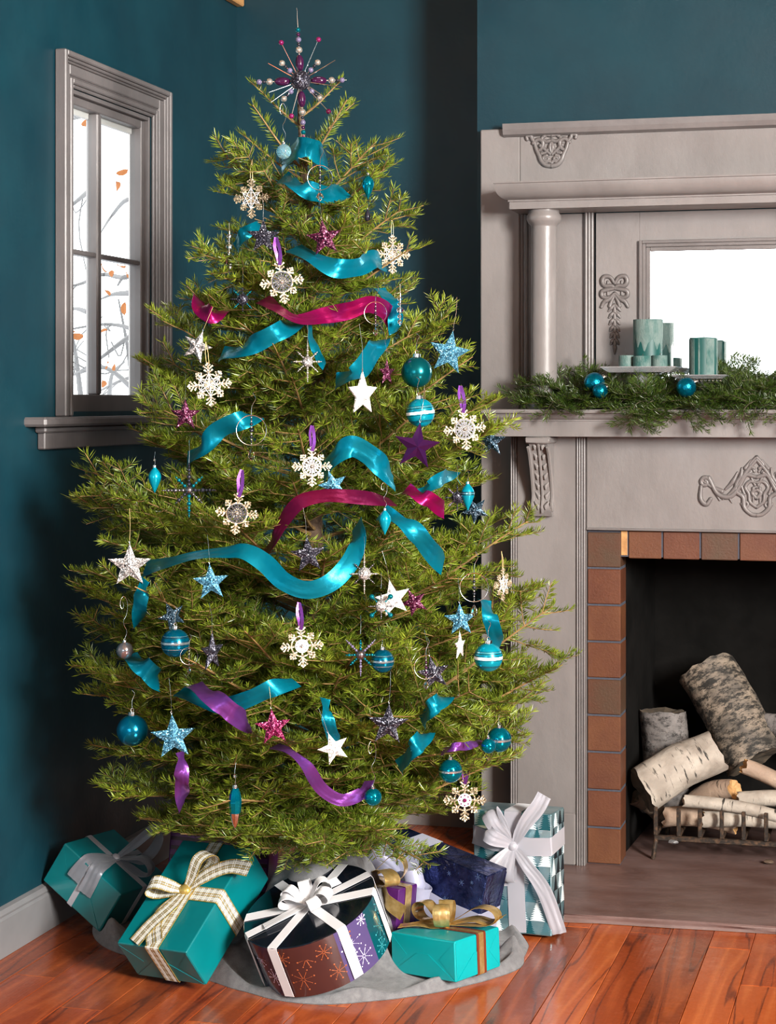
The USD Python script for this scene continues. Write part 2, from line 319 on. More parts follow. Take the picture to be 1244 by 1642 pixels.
for a, b in ((py0, ymid - .013), (ymid + .013, py1)):
    for c, d in ((pz0, pzm - .007), (pzm + .007, pz1)):
        wob('pane', bx(XW - .014, XW - .011, a - .003, b + .003, c - .003, d + .003), 'pane_glass')
pm('storm_paint', (.55, .53, .52), .6)
XS = XL - .044
wob('storm_frame', cat([bx(XS - .012, XS, sy0, sy0 + .015, sz0, sz1, .002), bx(XS - .012, XS, sy1 - .02, sy1, sz0, sz1, .002), bx(XS - .012, XS, sy0 + .015, sy1 - .02, sz0, sz0 + .03, .002),
     bx(XS - .012, XS, sy0 + .015, sy1 - .02, sz1 - .04, sz1, .002), bx(XS - .012, XS, ymid - .004, ymid + .018, sz0 + .03, sz1 - .04, .002)]), 'storm_paint')

# ------------------------------------------------------------------ mantelpiece
YP, YH, YS, YR = 5.07, 5.083, 5.17, 5.188
mp_ = thing('fireplace_mantel', 'grey painted wooden mantelpiece with column, mirror and carved ornaments', 'mantelpiece', (XFC, YP, 0))
def mob(name, m, mat='grey_paint', **k): return obj(name, m, mat, mp_, world=True, **k)
def mir(m):
    n = m.copy(); n.vertices[:, 0] = 2 * XFC - n.vertices[:, 0]; n.invert(); return n
def both(name, m, mat='grey_paint', **k): mob(name, m, mat, **k); mob(name, mir(m), mat, **k)
HT = .022                                                    # hearth top
xs0 = GX(770, YS); zt = GZ(800, 207, YS); zc0 = GZ(820, 293, 5.0); zc1 = GZ(820, 337, 5.0)
xi = GX(833, YS); zsh = GZ(800, 656, 4.94); zshb = GZ(820, 700, 4.945)
xr = 2 * XFC - xs0
# stiles and frieze of the upper part
both('stile', cat([bx(xs0, xi, YS, YBR - .0005, zshb - .001, zt, .003)]))
both('back_stile', bx(xs0, GX(822, YS), YS + .004, YBR - .0005, HT + .0, zshb - .002, .003))
mob('frieze_panel', bx(xi + .0005, 2 * XFC - xi - .0005, YS + .002, YBR - .0005, zc0, zt - .001, .002))
mob('top_rail', prism_x([(YS - .016, zt - .020), (YS - .02, zt - .006), (YS - .022, zt + .012), (YBR - .001, zt + .012), (YBR - .001, zt + .0005), (YS - .001, zt + .0005), (YS - .001, zt - .026)], GX(808, YS), 2 * XFC - GX(808, YS)), 'grey_moulding')
# cornice: a shaped moulding, mitred ends approximated by stacked layers that shorten downwards
def mitred(prof, x0, x1, yf, yb):
    """Moulding with mitred ends: prof = (inset, z) rows from the top down."""
    P = np.asarray(prof, float); n = len(P)
    v = np.concatenate([np.stack([[x0 + i_, yb, z], [x0 + i_, yf + i_, z], [x1 - i_, yf + i_, z], [x1 - i_, yb, z]]) for i_, z in P])
    f = []
    for k in range(n - 1):
        for c in range(4):
            d = (c + 1) % 4; a, b = k * 4, k * 4 + 4
            f += [[a + c, b + c, b + d], [a + c, b + d, a + d]]
    f += [[0, 1, 2], [0, 2, 3]]; e = (n - 1) * 4; f += [[e, e + 2, e + 1], [e, e + 3, e + 2]]
    m = tm(v, f); m.fix_normals(); return m
zc = zc0 + .002; YC = 4.985; xc0 = GX(790, YC)
cor = [(.0, 0), (0, -.004), (.003, -.006)] + [(.003 + .030 * (1 - math.cos(t * PI / 2)), -.006 - .042 * math.sin(t * PI / 2)) for t in np.linspace(.05, 1, 8)] + [(.036, -.050), (.036, -.054), (.040, -.055), (.040, -.0755)]
mob('cornice', mitred([(a, zc + b) for a, b in cor], xc0, 2 * XFC - xc0, YC, YS - .001), smooth=35)
# column on each side
xcol, rc, ycol = GX(872, 5.08), .0385, 5.08
zcol1 = zc - .0757
col = [(0, zsh), (rc * 1.25, zsh), (rc * 1.3, zsh + .02), (rc * 1.08, zsh + .035), (rc, zsh + .05), (rc * 1.0, (zsh + zcol1) / 2), (rc * .97, zcol1 - .05), (rc * 1.0, zcol1 - .044), (rc * 1.2, zcol1 - .036), (rc * 1.32, zcol1 - .026), (rc * 1.3, zcol1 - .016), (rc * 1.16, zcol1 - .008), (rc * 1.16, zcol1), (0, zcol1)]
cm = lathe(col, 40, (xcol, ycol, 0)); both('column', cm, smooth=40)
# recess behind the column, moulded strips, panel around the mirror
xa, xb_ = GX(845, YR), GX(938, YR); xc_ = GX(955, YR); xm0, xm1 = GX(1025, YR), GX(1042, YR)
zm1 = GZ(1042, 398, YR); zmf = GZ(1028, 386, YR); zm0 = GZ(1060, 612, YR)
both('recess_board', bx(xi + .0005, xb_ - .0005, YR, YBR - .0005, zsh + .0005, zc - .0757, .001))
def vbead(x0, x1, y, z0, z1, n=3):
    ww = (x1 - x0) / n
    pr = [(x0, y + .008)]
    for i in range(n): pr += [(x0 + (i + .04) * ww, y), (x0 + (i + .2) * ww, y - .0022), (x0 + (i + .5) * ww, y - .0032), (x0 + (i + .8) * ww, y - .0022), (x0 + (i + .96) * ww, y)]
    pr += [(x1, y + .008)]
    return prism_z(pr[::-1], z0, z1)
both('bead_strip', vbead(xi - .002, xa + .004, YR - .01, zsh + .001, zc - .0757, 2), 'grey_moulding')
both('bead_strip', vbead(xb_, xc_ - .004, YR - .012, zsh + .001, zc - .0757, 3), 'grey_moulding')
mob('overmantel_panel', cat([bx(xc_, xm0, YR + .001, YBR - .0005, zsh + .0005, zc - .0757, .001), bx(2 * XFC - xm0, 2 * XFC - xc_, YR + .001, YBR - .0005, zsh + .0005, zc - .0757, .001), bx(xm0, 2 * XFC - xm0, YR + .001, YBR - .0005, zmf, zc - .0757, .001), bx(xm0, 2 * XFC - xm0, YR + .001, YBR - .0005, zsh + .0005, zm0 - .03, .001)]))
fw = xm1 - xm0
def mframe(a, b, t0, t1):
    A, B = xm0 + a, xm0 + b; C, D = 2 * XFC - B, 2 * XFC - A
    return [bx(A, B, YR - t1, YBR - .001, zm0 - .03 + a, zmf - a, .0015), bx(C, D, YR - t1, YBR - .001, zm0 - .03 + a, zmf - a, .0015), bx(B, C, YR - t1, YBR - .001, zmf - b, zmf - a, .0015), bx(B, C, YR - t1, YBR - .001, zm0 - .03 + a, zm0 - .03 + b, .0015)]
mob('mirror_frame', cat(mframe(0, fw * .3, 0, .012) + mframe(fw * .3, fw * .62, 0, .008) + mframe(fw * .62, fw, 0, .003)), 'grey_moulding')
mob('mirror', bx(xm1 - .001, 2 * XFC - xm1 + .001, YR + .002, YBR - .001, zm0 - .028 + fw, zmf - fw + .001), 'mirror_glass', label='silvered mirror glass reflecting bright daylight')
# shelf
YSH = 4.945; xsh = GX(771, YSH)
sh = [(.004, 0), (.0012, -.0015), (0, -.005), (0, -.0085), (.0015, -.0115), (.006, -.013), (.013, -.0132), (.0135, -.0165), (.016, -.018), (.017, -.022), (.021, -.027), (.026, -.030), (.026, -.034), (.029, -.0345), (.029, -.0775), (.030, -.0785)]
mob('shelf', mitred([(a, zsh + b) for a, b in sh], xsh, 2 * XFC - xsh, YSH, YBR - .001), smooth=35)
zsb = zsh - .0785
# pilaster and header
xp0, xp1 = GX(818, YP), GX(938.5, YP)
both('pilaster', bx(xp0 + .02, xp1 - .027, YP, YBR - .0005, HT, zsb, .002))
both('bead_strip', vbead(xp0, xp0 + .02, YP, HT, zsb, 3), 'grey_moulding')
both('pilaster_side', bx(xp0 + .001, xp0 + .0198, YP + .01, YBR - .0005, HT, zsb), 'grey_paint')
both('bead_strip', vbead(xp1 - .027, xp1, YP - .002, HT, zsb, 4), 'grey_moulding')
both('pilaster_side', bx(xp1 - .0268, xp1 - .001, YP + .008, YBR - .0005, HT, zsb), 'grey_paint')
both('plinth', bx(xp0 + .024, xp1 - .0275, YP - .012, YP - .0002, HT, HT + .15, .004))
zh0 = GZ(940, 848.5, YH)
mob('header_panel', bx(xp1 + .0005, 2 * XFC - xp1 - .0005, YH, YBR - .0005, zh0, zsb, .002))
mob('header_bead', bx(xp1 + .0005, 2 * XFC - xp1 - .0005, YH - .004, YH - .0003, zh0 - .002, zh0 + .005, .0012), 'grey_moulding')
# corbel bracket with an acanthus leaf
xk0, xk1 = GX(851, 5.03), GX(887, 5.03); zk0 = GZ(870, 828, 5.04)
H = zsb - zk0
def kx(t): return YP - .001 - (.078 * (1 - t) ** 1.6 + .022 + .018 * math.exp(-((t - .9) / .09) ** 2) + .008 * math.exp(-((t - .06) / .06) ** 2))
side = [(YP - .0005, zsb - .0005)] + [(kx(t), zsb - .0005 - t * (H - .001)) for t in np.linspace(0, 1, 26)] + [(YP - .0005, zk0)]
cb = [prism_x(side, xk0 + .006, xk1 - .006)]
cb.append(bx(xk0 - .003, xk1 + .003, kx(0) - .006, YP - .0005, zsb - .02, zsb - .0006, .004))
for s in (-1, 1):                                         # rolled side rims
    xx = (xk0 + .005) if s < 0 else (xk1 - .005)
    cb.append(tube([(xx, kx(t) + .002, zsb - .02 - t * (H - .03)) for t in np.linspace(.05, .97, 20)], .0055, 6))
for i in range(7):                                        # leaf lobes, pairs down the front
    t = .12 + i * .125
    for s in (-1, 1):
        c = np.array([(xk0 + xk1) / 2 + s * .011, kx(t) - .001, zsb - t * H]); e = c + [s * .009, .0005, -.0 + .012]
        cb.append(hull(np.vstack([sphere(c, .0055, 1).vertices, sphere(e, .003, 1).vertices, sphere(c - [0, 0, .008], .003, 1).vertices])))
cb.append(tube([((xk0 + xk1) / 2, kx(t) - .002, zsb - t * H) for t in np.linspace(.08, .95, 18)], .004, 6))
both('corbel', cat(cb), smooth=40)
# carved appliques: relief scrolls built from tubes in the plane of the board
def relief(curves, cx, cz, Y, s, sz=None):
    sz = sz or s
    ms = []
    for pts, r in curves:
        p = spline(np.asarray(pts, float), max(8, 5 * len(pts)))
        q = np.stack([cx + p[:, 0] * s, np.full(len(p), Y - .3 * np.max(r) * s), cz + p[:, 1] * sz], 1)
        n = len(q); rr = np.interp(np.linspace(0, 1, n), np.linspace(0, 1, len(np.atleast_1d(r))), np.atleast_1d(r)) * s
        ms.append(tube(q, rr, 8)); ms.append(sphere(q[0], rr[0] * 1.02, 1)); ms.append(sphere(q[-1], rr[-1] * 1.02, 1))
    return cat(ms)
def spiral(x, y, r0, r1, a0, turns, sgn=1, n=9):
    return [(x + (r0 + (r1 - r0) * t) * math.cos(a0 + sgn * 2 * PI * turns * t), y + (r0 + (r1 - r0) * t) * math.sin(a0 + sgn * 2 * PI * turns * t)) for t in np.linspace(0, 1, n)]
def mirror_c(cs): return cs + [([(-x, y) for x, y in p], r) for p, r in cs]
crest = mirror_c([([(-1.0, .78), (-1.02, .95), (-.85, .98), (-.8, .8), (-.7, .6), (-.62, .2), (-.5, -.15), (-.42, -.45), (-.25, -.7), (0, -.78)], [.07, .09, .08, .1, .1]),
    ([(-.75, .55), (-.55, .75), (-.35, .6), (-.4, .25), (-.55, .1)], [.08, .1, .07]), ([(-.3, .95), (-.4, .75), (-.2, .62), (0, .7)], [.07, .09, .08]), ([(0, .95), (-.2, 1.0), (-.3, .92)], .08),
    (spiral(-.2, -.35, .17, .05, PI / 2, 1.2), [.08, .06]), ([(-.45, .4), (-.25, .15), (-.05, -.1)], [.09, .06]), ([(-.4, -.05), (-.22, .02), (-.08, .3)], [.08, .05]), ([(0, .6), (-.06, .3), (0, -.1)], [.06, .09, .05]), ([(-.3, -.6), (-.1, -.5), (0, -.62)], .07)])
q = GX(884, YS), GZ(884, 240, YS); both('carved_crest', relief(crest, q[0], q[1] - .008, YS + .001, .073, .052), 'grey_moulding', smooth=60)
bow = mirror_c([([(0, .72), (-.12, .9), (-.3, .92), (-.36, .78), (-.28, .66), (-.1, .66), (0, .6)], [.05, .07, .07, .05]), ([(0, .58), (-.18, .55), (-.36, .5), (-.36, .36), (-.2, .32), (0, .42)], [.05, .07, .06, .04]),
    ([(0, .45), (-.16, .28), (-.3, .2), (-.38, .06)], [.05, .07, .05]), ([(0, .4), (-.1, .2), (-.14, .08)], [.05, .06]), ([(-.2, .78), (-.2, .6), (-.2, .4)], .035)])
for i in range(6):
    z = .0 - i * .19; ww = .17 - .012 * i
    bow += [([(0, z + .12), (-ww * .6, z + .02), (-ww, z - .06)], [.04, .06, .03]), ([(0, z + .12), (ww * .6, z + .02), (ww, z - .06)], [.04, .06, .03]), ([(0, z + .14), (0, z - .08)], [.03, .06])]
bow += [([(0, -1.1), (0, -1.28)], [.07, .03])]
q = GX(985.5, YR), GZ(985, 505, YR); both('carved_bow', relief(bow, q[0], q[1] + .018, YR + .001, .103), 'grey_moulding', smooth=60)
cen = mirror_c([(spiral(-.92, .1, .1, .03, 0, 1.2), [.06, .05]), ([(-.99, .02), (-1.0, -.2), (-.9, -.3), (-.82, -.2)], [.05, .07, .05]), ([(-.85, .18), (-.7, -.1), (-.5, -.16), (-.35, -.04), (-.22, .2), (-.12, .28)], [.06, .07, .06, .05]),
    ([(-.6, -.2), (-.45, -.08), (-.3, .1), (-.18, .3), (0, .52)], [.03, .06, .06, .05]), ([(0, .2), (-.2, .24), (-.34, .12), (-.36, -.06), (-.24, -.16), (-.22, -.34), (-.1, -.46), (0, -.48)], [.055, .06, .06, .055]),
    ([(0, .1), (-.12, .12), (-.2, .02), (-.14, -.1), (-.12, -.24), (0, -.34)], [.045, .05, .045]), ([(0, -.02), (-.08, -.08), (0, -.18)], .05), ([(-.05, .36), (-.12, .42), (0, .56)], .05)])
cen = [(p, np.asarray(r) * .72) for p, r in cen] + mirror_c([([(-.96, .12), (-.80, .02), (-.62, -.06)], [.03, .045]), ([(-.55, -.02), (-.42, .12), (-.34, .28)], [.025, .045, .02]), ([(-.40, .0), (-.28, .22), (-.26, .36)], [.025, .045, .02]), ([(-.2, .36), (-.1, .5)], [.04, .02]), ([(-.74, -.06), (-.66, -.22)], [.04, .02]), ([(-.5, -.14), (-.44, -.26)], [.04, .015]), (spiral(-.12, .3, .08, .02, 0, 1.1), .028), (spiral(-.2, -.28, .07, .02, PI, 1.1), .028), ([(-.28, .06), (-.22, -.1)], .03), ([(-.06, .0), (-.06, -.26)], [.035, .02]), ([(-.09, .18), (-.03, .06)], .03)])
q = GX(1213, YH), GZ(1213, 783, YH); mob('carved_scroll', relief(cen, q[0], q[1], YH + .001, .158), 'grey_moulding', smooth=60)
# brick tiles and their mortar bed
YB = 5.098
zb1 = zh0 - .0022; zl = GZ(1000, 895, YB)
mob('mortar_bed', cat([bx(xp1 + .0005, FX0 - .001, YB + .004, YBR - .0005, HT, zb1), bx(2 * XFC - FX0 + .001, 2 * XFC - xp1 - .0005, YB + .004, YBR - .0005, HT, zb1), bx(FX0 - .001, 2 * XFC - FX0 + .001, YB + .004, YBR - .0005, zl + .004, zb1)]), 'mortar')
seams = [1386, 1327, 1267, 1206, 1147, 1088, 1029, 970, 911, 852]; bi = 0; pat = 'abdacdabcbadcabdacbd'
for a, b in zip(seams[:-1], seams[1:]):
    z0, z1 = GZ(960, a, YB), GZ(960, b, YB)
    t = bx(xp1 + .001, FX0, YB, YBR - .001, max(z0 + .003, HT + .001), min(z1 - .003, zb1 - .002), .0022)
    mob('brick', t, f'brick_tile_{pat[bi]}'); mob('brick', mir(t), f'brick_tile_{pat[bi + 3]}'); bi += 1
edges = [1006, 1061.5, 1122.5, 1184.5, 1247, 1309]; xe = [GX(e, YB) for e in edges]
mob('wood_shim', bx(FX0 + .001, xe[0] - .001, YB + .002, YBR - .001, zl + .008, zb1 - .002, .001), 'bare_wood', label='small bare wood wedge between two bricks')
xx = xe[0]; k = 0
pitch = xe[2] - xe[1]
while xx < 2 * XFC - FX0 - .02:
    x1 = min(xx + (xe[1] - xe[0] if k == 0 else pitch), 2 * XFC - FX0 - .002)
    mob('brick', bx(xx + .0028, x1 - .0028, YB, YBR - .001, zl, zb1 - .002, .0022), f'brick_tile_{"abcdba"[k % 6]}'); xx = x1; k += 1
# firebox
fb = thing('firebox', 'soot black firebox behind the brick opening', 'firebox', (XFC, 5.2, 0), kind='structure')
fx0, fx1, sp = FX0, 2 * XFC - FX0, .012
yb0, yb1 = YBR + .0005, 5.745
def quadbox(a, b, z0, z1, t):
    """A vertical slab from plan point a to b, thickness t to the left of a->b."""
    a, b = np.array(a), np.array(b); d = (b - a) / np.linalg.norm(b - a); n = np.array([-d[1], d[0]]) * t
    return prism_z([tuple(a), tuple(b), tuple(b + n), tuple(a + n)], z0, z1)
FZT = FZ1 + .011
obj('side_wall', quadbox((fx0 - .011, yb0), (fx0 + sp, yb1 - .03), HT, FZT, .010), 'firebox_soot', fb, world=True)
obj('side_wall', quadbox((fx1 - sp, yb1 - .03), (fx1 + .011, yb0), HT, FZT, .010), 'firebox_soot', fb, world=True)
obj('back_wall', bx(fx0 + .0, fx1 - .0, yb1 - .03, yb1, HT, FZT), 'firebox_soot', fb, world=True)
obj('throat', bx(fx0 - .005, fx1 + .005, yb0, yb1 - .031, FZT - .02, FZT - .001), 'firebox_soot', fb, world=True)
yhf = 4.565
hs = thing('hearth', 'low brown stone hearth slab in front of the fireplace', 'hearth', (XFC, 4.9, 0), kind='structure')
xh0 = GX(748, 4.62)
g = np.random.default_rng(3)
v = []
slab = trimesh.creation.box([1, 1, 1]); slab = slab.subdivide().subdivide().subdivide().subdivide()
P0 = slab.vertices.copy() + .5
slab.vertices = np.stack([xh0 + P0[:, 0] * (2 * XFC - 2 * xh0), yhf + P0[:, 1] * (yb1 - yhf) , .0008 + P0[:, 2] * (HT - .001)], 1)
fr = P0[:, 1] < .001
slab.vertices[fr, 1] += .02 * (meshkit.noise(slab.vertices[fr] * [9, 1, 120]) - .3) + .06 * (slab.vertices[fr, 0] - xh0) / 1.5 
obj('slab', slab, 'hearth_stone', hs, world=True)
# ------------------------------------------------------------------ fir tree
pm('bark', (0.075, 0.045, 0.028), .85, c2=(0.14, 0.09, 0.055), scale=40, bump=(70, .6, .01))
pm('twig_bark', (0.15, 0.085, 0.03), .7, c2=(0.27, 0.165, 0.055), scale=30, bump=(90, .3, .004))
def needle_mat(name, tr=.16):
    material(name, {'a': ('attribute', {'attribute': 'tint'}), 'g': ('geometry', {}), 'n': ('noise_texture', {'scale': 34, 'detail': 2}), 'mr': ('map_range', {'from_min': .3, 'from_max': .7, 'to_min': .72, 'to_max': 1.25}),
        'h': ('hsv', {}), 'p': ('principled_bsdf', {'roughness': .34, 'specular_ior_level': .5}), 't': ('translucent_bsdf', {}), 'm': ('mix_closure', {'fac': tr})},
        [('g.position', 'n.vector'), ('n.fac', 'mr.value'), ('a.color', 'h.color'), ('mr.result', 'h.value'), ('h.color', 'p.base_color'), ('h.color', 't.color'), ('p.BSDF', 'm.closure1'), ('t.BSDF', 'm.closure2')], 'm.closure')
needle_mat('fir_needles')
TREE_D = 4.34
TB, TT = at_depth(521, 1378, TREE_D), at_depth(484, 150, TREE_D)
def trunk_at(z): return TB + (TT - TB) * ((z - TB[2]) / (TT[2] - TB[2]))
_py = [60, 150, 250, 330, 400, 500, 580, 640, 700, 760, 820, 940, 1000, 1070, 1160, 1220, 1270, 1310, 1400]
_xl = [478, 452, 394, 396, 348, 280, 236, 224, 226, 160, 132, 126, 148, 142, 160, 165, 185, 228, 300]
_xr = [486, 526, 594, 612, 632, 692, 752, 790, 792, 778, 838, 862, 880, 893, 838, 815, 705, 645, 560]
def extents(py): return np.interp(py, _py, _xl), np.interp(py, _py, _xr)
def trunk_px(py): return np.interp(py, [150, 1378], [484, 521])
M_PX = TREE_D / FP
def radius(py): l, r = extents(py); return (r - l) / 2 * M_PX
def surf_depth(px, py, k=.93):
    l, r = extents(py); c = trunk_px(py); f = min(.97, abs(px - c) / max(1, (c - l) if px < c else (r - c)))
    return TREE_D - radius(py) * k * math.sqrt(1 - f * f)
def surf(px, py, k=.93, out=0.0): return at_depth(px, py, surf_depth(px, py, k) - out)

CLEAR = []                                   # (centre, radius): pruned room around an ornament, opened towards the room
_CL = {}
def clear_mask(p):
    """True for points that must stay free: a short corridor in front of each ornament."""
    if not CLEAR: return np.zeros(len(p), bool)
    if _CL.get('n') != len(CLEAR):
        C = np.array([q[0] for q in CLEAR]); A = np.array([0, 0, EYE]) - C; A /= np.linalg.norm(A, axis=1, keepdims=True)
        _CL.update(n=len(CLEAR), C=C, A=A, r2=np.array([q[1] for q in CLEAR]) ** 2, o=np.array([q[2] for q in CLEAR]), b=np.array([q[3] for q in CLEAR]))
    near = np.linalg.norm(_CL['C'] - p.mean(0), axis=1) < np.linalg.norm(p - p.mean(0), axis=1).max() + .30
    if not near.any(): return np.zeros(len(p), bool)
    C, A, r2, o, b = (_CL[k][near] for k in ('C', 'A', 'r2', 'o', 'b'))
    t = p @ A.T - (C * A).sum(1); d2 = (p ** 2).sum(1)[:, None] - 2 * p @ C.T + (C ** 2).sum(1) - t * t
    return ((t > -b) & (t < o) & (d2 < r2)).any(1)
def unit(v): return v / (np.linalg.norm(v, axis=-1, keepdims=True) + 1e-12)
def needles_on(rg, p0, p1, t, up, dens, ln, tipw, tint0, tint1, jit=1.0):
    """Needles along the polyline p0 -> p1 (arrays of segments); returns verts (n,4,3), tints."""
    L = np.linalg.norm(p1 - p0, axis=1); cnt = np.maximum(1, (L * dens).astype(int)); idx = np.repeat(np.arange(len(L)), cnt)
    n = len(idx); u = rg.random(n); base = p0[idx] + (p1 - p0)[idx] * u[:, None]
    T = t[idx]; U = up[idx]; S = unit(np.cross(T, U)); U = np.cross(S, T)
    phi = rg.choice([-1, 1], n) * np.radians(np.where(rg.random(n) < .62, rg.uniform(55, 108, n), rg.uniform(5, 60, n))); a = np.radians(rg.normal(56, 7, n)) * tipw[idx]
    D = unit(T * np.cos(a)[:, None] + (S * np.sin(phi)[:, None] + U * np.cos(phi)[:, None]) * np.sin(a)[:, None])
    l = ln * rg.uniform(.75, 1.1, n) * np.where(np.abs(phi) < .9, .8, 1); W = unit(np.cross(D, unit(rg.normal(size=(n, 3)) * .5 + U)))
    hw = .00112 * ln / .023
    curve = U * (l * .10)[:, None]
    v = np.stack([base - W * hw * .6, base + D * (l * .55)[:, None] + W * hw + curve * .3, base + D * l[:, None] + curve, base + D * (l * .55)[:, None] - W * hw + curve * .3], 1)
    c = tint0[idx] + (tint1 - tint0)[idx] * rg.random(n)[:, None]
    return v, c
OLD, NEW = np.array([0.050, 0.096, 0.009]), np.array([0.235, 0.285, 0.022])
def spray(rg, curve, r0, plane_up, scale=1.0, dens=800, nl=.0255, inner=.22, prune=True, fullness=1.0, young=.5, spread=55):
    """A fir branch: main curve (n,3), side twigs in the spray plane, their side twigs, and needles on them all."""
    n = len(curve); seg = np.linalg.norm(np.diff(curve, axis=0), axis=1); s = np.concatenate([[0], np.cumsum(seg)]); L = s[-1]
    wood = [tube(curve, np.linspace(r0, .0013, n), 6)]
    P0, P1, TT_, UU, TW, C0, C1 = [], [], [], [], [], [], []
    def add_line(pts, u0, bright):
        k = len(pts) - 1; t = unit(np.diff(pts, axis=0)); fr = (np.arange(k) + .5) / k
        keep = fr > u0
        if not keep.any(): return
        P0.append(pts[:-1][keep]); P1.append(pts[1:][keep]); TT_.append(t[keep]); UU.append(np.broadcast_to(plane_up, (keep.sum(), 3)))
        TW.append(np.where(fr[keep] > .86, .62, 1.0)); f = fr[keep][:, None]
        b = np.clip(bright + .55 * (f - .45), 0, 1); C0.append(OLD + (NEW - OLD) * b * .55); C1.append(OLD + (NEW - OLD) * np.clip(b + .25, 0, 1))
    add_line(curve, inner + .12, .35 * young)
    at = L * inner; side = rg.choice([-1, 1]); tw = []
    while at < L * .985 and fullness > 0:
        f = at / L; i = min(n - 2, int(np.searchsorted(s, at) - 1)); i = max(i, 0)
        p = curve[i] + (curve[i + 1] - curve[i]) * ((at - s[i]) / max(seg[i], 1e-9)); t = unit(curve[i + 1] - curve[i])
        for sd in ((side, -side) if rg.random() < .55 else (side,)):
            lt = (.055 + .50 * (L - at)) * rg.uniform(.65, 1.1); lt = min(lt, .19 * scale + .02)
            S = unit(np.cross(t, plane_up)); ang = math.radians(rg.normal(spread, 7))
            d = t * math.cos(ang) + S * sd * math.sin(ang) + plane_up * rg.normal(.04, .14)
            tw.append((p, unit(d), lt, f))
        side = -side; at += rg.uniform(.034, .055) * max(scale, .6) ** .5 / fullness
    for p, d, lt, f in tw:
        bend = unit(curve[-1] - curve[-2]) * .25 + np.array([0, 0, .08])
        u = np.linspace(0, 1, 6)[:, None]; pts = p + d * lt * u + bend * lt * .5 * u * u
        if prune and clear_mask(pts[2:]).any() and rg.random() < .93: 
            bad = clear_mask(pts); k = int(np.argmax(bad))
            if k < 3: continue
            pts = pts[:k]
        wood.append(tube(pts, np.linspace(.0016, .0009, len(pts)), 4, cap=False)); br = young * rg.uniform(.1, 1)
        add_line(pts, .04, br)
        if lt > .075:
            k = int(lt / .045 * fullness); S = unit(np.cross(d, plane_up))
            for q in range(1, k + 1):
                fr = q / (k + .6); a0 = p + d * lt * fr + bend * lt * .5 * fr * fr
                for sd in (-1, 1):
                    if rg.random() < .32: continue
                    ll = (.032 + .42 * lt * (1 - fr)) * rg.uniform(.7, 1.15); dd = unit(d * .62 + S * sd * .75 + plane_up * rg.normal(.03, .15))
                    uu = np.linspace(0, 1, 4)[:, None]; pp = a0 + dd * ll * uu
                    if prune and clear_mask(pp).any(): continue
                    wood.append(tube(pp, [.0011, .001, .0009, .0008], 3, cap=False)); add_line(pp, .02, br * .8 + .1)
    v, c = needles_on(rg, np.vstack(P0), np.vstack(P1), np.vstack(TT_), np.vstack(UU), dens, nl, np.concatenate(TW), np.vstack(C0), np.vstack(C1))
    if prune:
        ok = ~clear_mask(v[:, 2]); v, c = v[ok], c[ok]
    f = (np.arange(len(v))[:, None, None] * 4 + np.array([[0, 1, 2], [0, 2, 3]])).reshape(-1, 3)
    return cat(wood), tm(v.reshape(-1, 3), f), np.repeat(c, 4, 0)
def arc(b, e, sag, n=14, tipup=.0):
    """From b to e, starting steeper and flattening, tips lifting."""
    u = np.linspace(0, 1, n)[:, None]; L = np.linalg.norm(e - b)
    return b + (e - b) * u + np.array([0, 0, 1.0]) * L * (-sag * 4 * u * (1 - u) + tipup * u ** 3 * (1 - u) * 2)
NEEDLES = 0
def add_branch(parent, rg, b, e, r0=None, **k):
    global NEEDLES
    L = np.linalg.norm(e - b); c = arc(b, e, rg.uniform(.02, .07), tipup=.1)
    h = e - b; out = unit(np.array([h[0], h[1], 0])); up = unit(np.array([0, 0, 1.0]) - .25 * unit(h) + .25 * rg.normal(size=3) + rg.uniform(.1, .75) * out)
    wood, nd, tint = spray(rg, c, r0 or (.0028 + .007 * L), up, **k)
    br = obj('branch', wood, 'twig_bark', parent, world=True, smooth=False)
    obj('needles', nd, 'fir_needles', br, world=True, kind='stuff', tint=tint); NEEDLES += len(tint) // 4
SIL = [(400,130,.22),(556,160,.2),(318,175,0) ,(548,128,.2),(405,168,.16),(568,165,.18),(360,250,.25),(384,212,.3),(372,300,.15),(318,392,.1),(300,470,.12),(258,508,.15),(230,582,.12),(222,640,.08),(228,690,.05),(150,757,.15),(126,800,.12),(126,935,.1),(142,1000,.1),(138,1062,.1),(136,1103,.05),(155,1196,.05),(165,1262,.0),(225,1312,-.05),
       (602,228,.3),(628,262,.2),(645,335,.15),(660,398,.12),(664,462,.1),(719,505,.2),(758,572,.15),(797,640,.1),(806,682,.05),(776,762,.1),(852,832,.2),(866,938,.2),(886,972,.25),(902,1066,.12),(868,1110,.08),(838,1160,.05),(816,1215,.02),(695,1275,-.02),(642,1312,-.05)]
